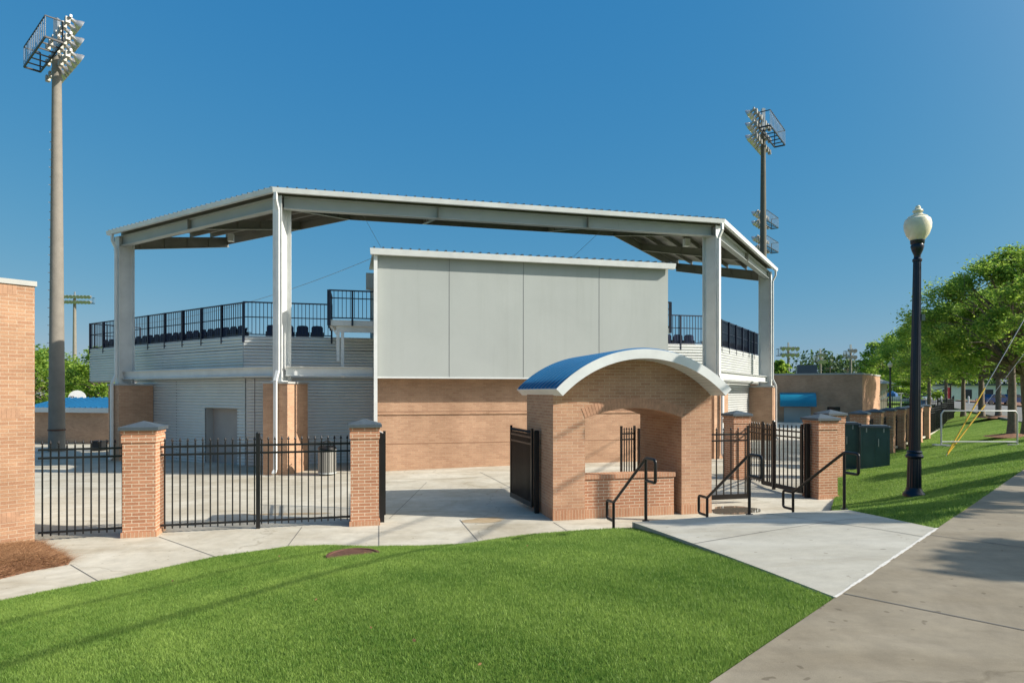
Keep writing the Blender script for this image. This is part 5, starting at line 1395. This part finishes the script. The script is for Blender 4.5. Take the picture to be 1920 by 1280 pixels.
# mulch rings at the trunks
for (px, Y, rr_) in ((1897, 27.0, 1.0), (1872, 47, 1.5)):
    x = gx(px, Y); z = lz(x, Y) if Y < 30 else .96
    vs = []; ns = 36; rq = random.Random(int(px))
    m = MB(); ring_ = [(x + math.cos(2 * math.pi * i / ns) * rr_ * rq.uniform(.9, 1.1), Y + math.sin(2 * math.pi * i / ns) * rr_ * rq.uniform(.9, 1.1)) for i in range(ns)]
    m.add([(a, b, z - .05) for a, b in ring_] + [(x, Y, z + .14)], [(i, (i + 1) % ns, ns) for i in range(ns)])
    o = m.build('mulch_ring', M['mulchbase'], solid=False); tag(o, kind='structure')
# ---------------------------------------------------------------- light and camera
w = bpy.data.worlds.new('World'); S.world = w; w.use_nodes = True
nt = w.node_tree; bg = nt.nodes['Background']; sky = nt.nodes.new('ShaderNodeTexSky'); sky.sky_type = 'NISHITA'
sky.sun_disc = False; sky.sun_elevation = R(32.5); sky.sun_rotation = R(101.3); sky.altitude = 200; sky.air_density = 1.0; sky.dust_density = .3; sky.ozone_density = 3.5
# the clear blue of the photograph: a deep, evenly blue sky and a pale glow added round the low sun as fill light
sep = nt.nodes.new('ShaderNodeSeparateColor'); nt.links.new(sky.outputs[0], sep.inputs[0]); com = nt.nodes.new('ShaderNodeCombineColor')
for i, (k_, g_) in enumerate(((.262, 1.15), (.985, .5), (2.16, .2))):
    pw = nt.nodes.new('ShaderNodeMath'); pw.operation = 'POWER'; nt.links.new(sep.outputs[i], pw.inputs[0]); pw.inputs[1].default_value = g_
    ml = nt.nodes.new('ShaderNodeMath'); ml.operation = 'MULTIPLY'; nt.links.new(pw.outputs[0], ml.inputs[0]); ml.inputs[1].default_value = k_
    nt.links.new(ml.outputs[0], com.inputs[i])
tcw = nt.nodes.new('ShaderNodeTexCoord'); dt = nt.nodes.new('ShaderNodeVectorMath'); dt.operation = 'DOT_PRODUCT'
nt.links.new(tcw.outputs['Generated'], dt.inputs[0]); dt.inputs[1].default_value = Vector((.827, -.165, .537)).normalized()
mxn = nt.nodes.new('ShaderNodeMath'); mxn.operation = 'MAXIMUM'; nt.links.new(dt.outputs['Value'], mxn.inputs[0]); mxn.inputs[1].default_value = 0
pwn = nt.nodes.new('ShaderNodeMath'); pwn.operation = 'POWER'; nt.links.new(mxn.outputs[0], pwn.inputs[0]); pwn.inputs[1].default_value = 7
fill_mix = nt.nodes.new('ShaderNodeMix'); fill_mix.data_type = 'RGBA'; fill_mix.blend_type = 'ADD'; fill_mix.clamp_factor = False
nt.links.new(pwn.outputs[0], fill_mix.inputs[0]); nt.links.new(com.outputs[0], fill_mix.inputs[6]); fill_mix.inputs[7].default_value = (15, 14, 12.5, 1)
nt.links.new(fill_mix.outputs[2], bg.inputs[0]); bg.inputs[1].default_value = .10
sl = bpy.data.lights.new('sun', 'SUN'); sl.energy = 4.1; sl.angle = R(.55); sl.color = (1, .93, .82)
so = bpy.data.objects.new('sun', sl); COL.objects.link(so)
so.rotation_euler = Vector((-.827, .165, -.537)).to_track_quat('-Z', 'Y').to_euler(); so.location = (20, -8, 20)
cd = bpy.data.cameras.new('camera'); cam = bpy.data.objects.new('camera', cd); COL.objects.link(cam); S.camera = cam
cam.location = (0, 0, CZ); cam.rotation_euler = (R(90), 0, 0)
cd.sensor_width = 36; cd.lens = F / 1920 * 36; cd.shift_y = (HY - 640) / 1920; cd.clip_end = 4000; cd.clip_start = .05
S.view_settings.view_transform = 'Standard'; S.view_settings.look = 'None'; S.view_settings.exposure = 0.85; S.view_settings.gamma = 1
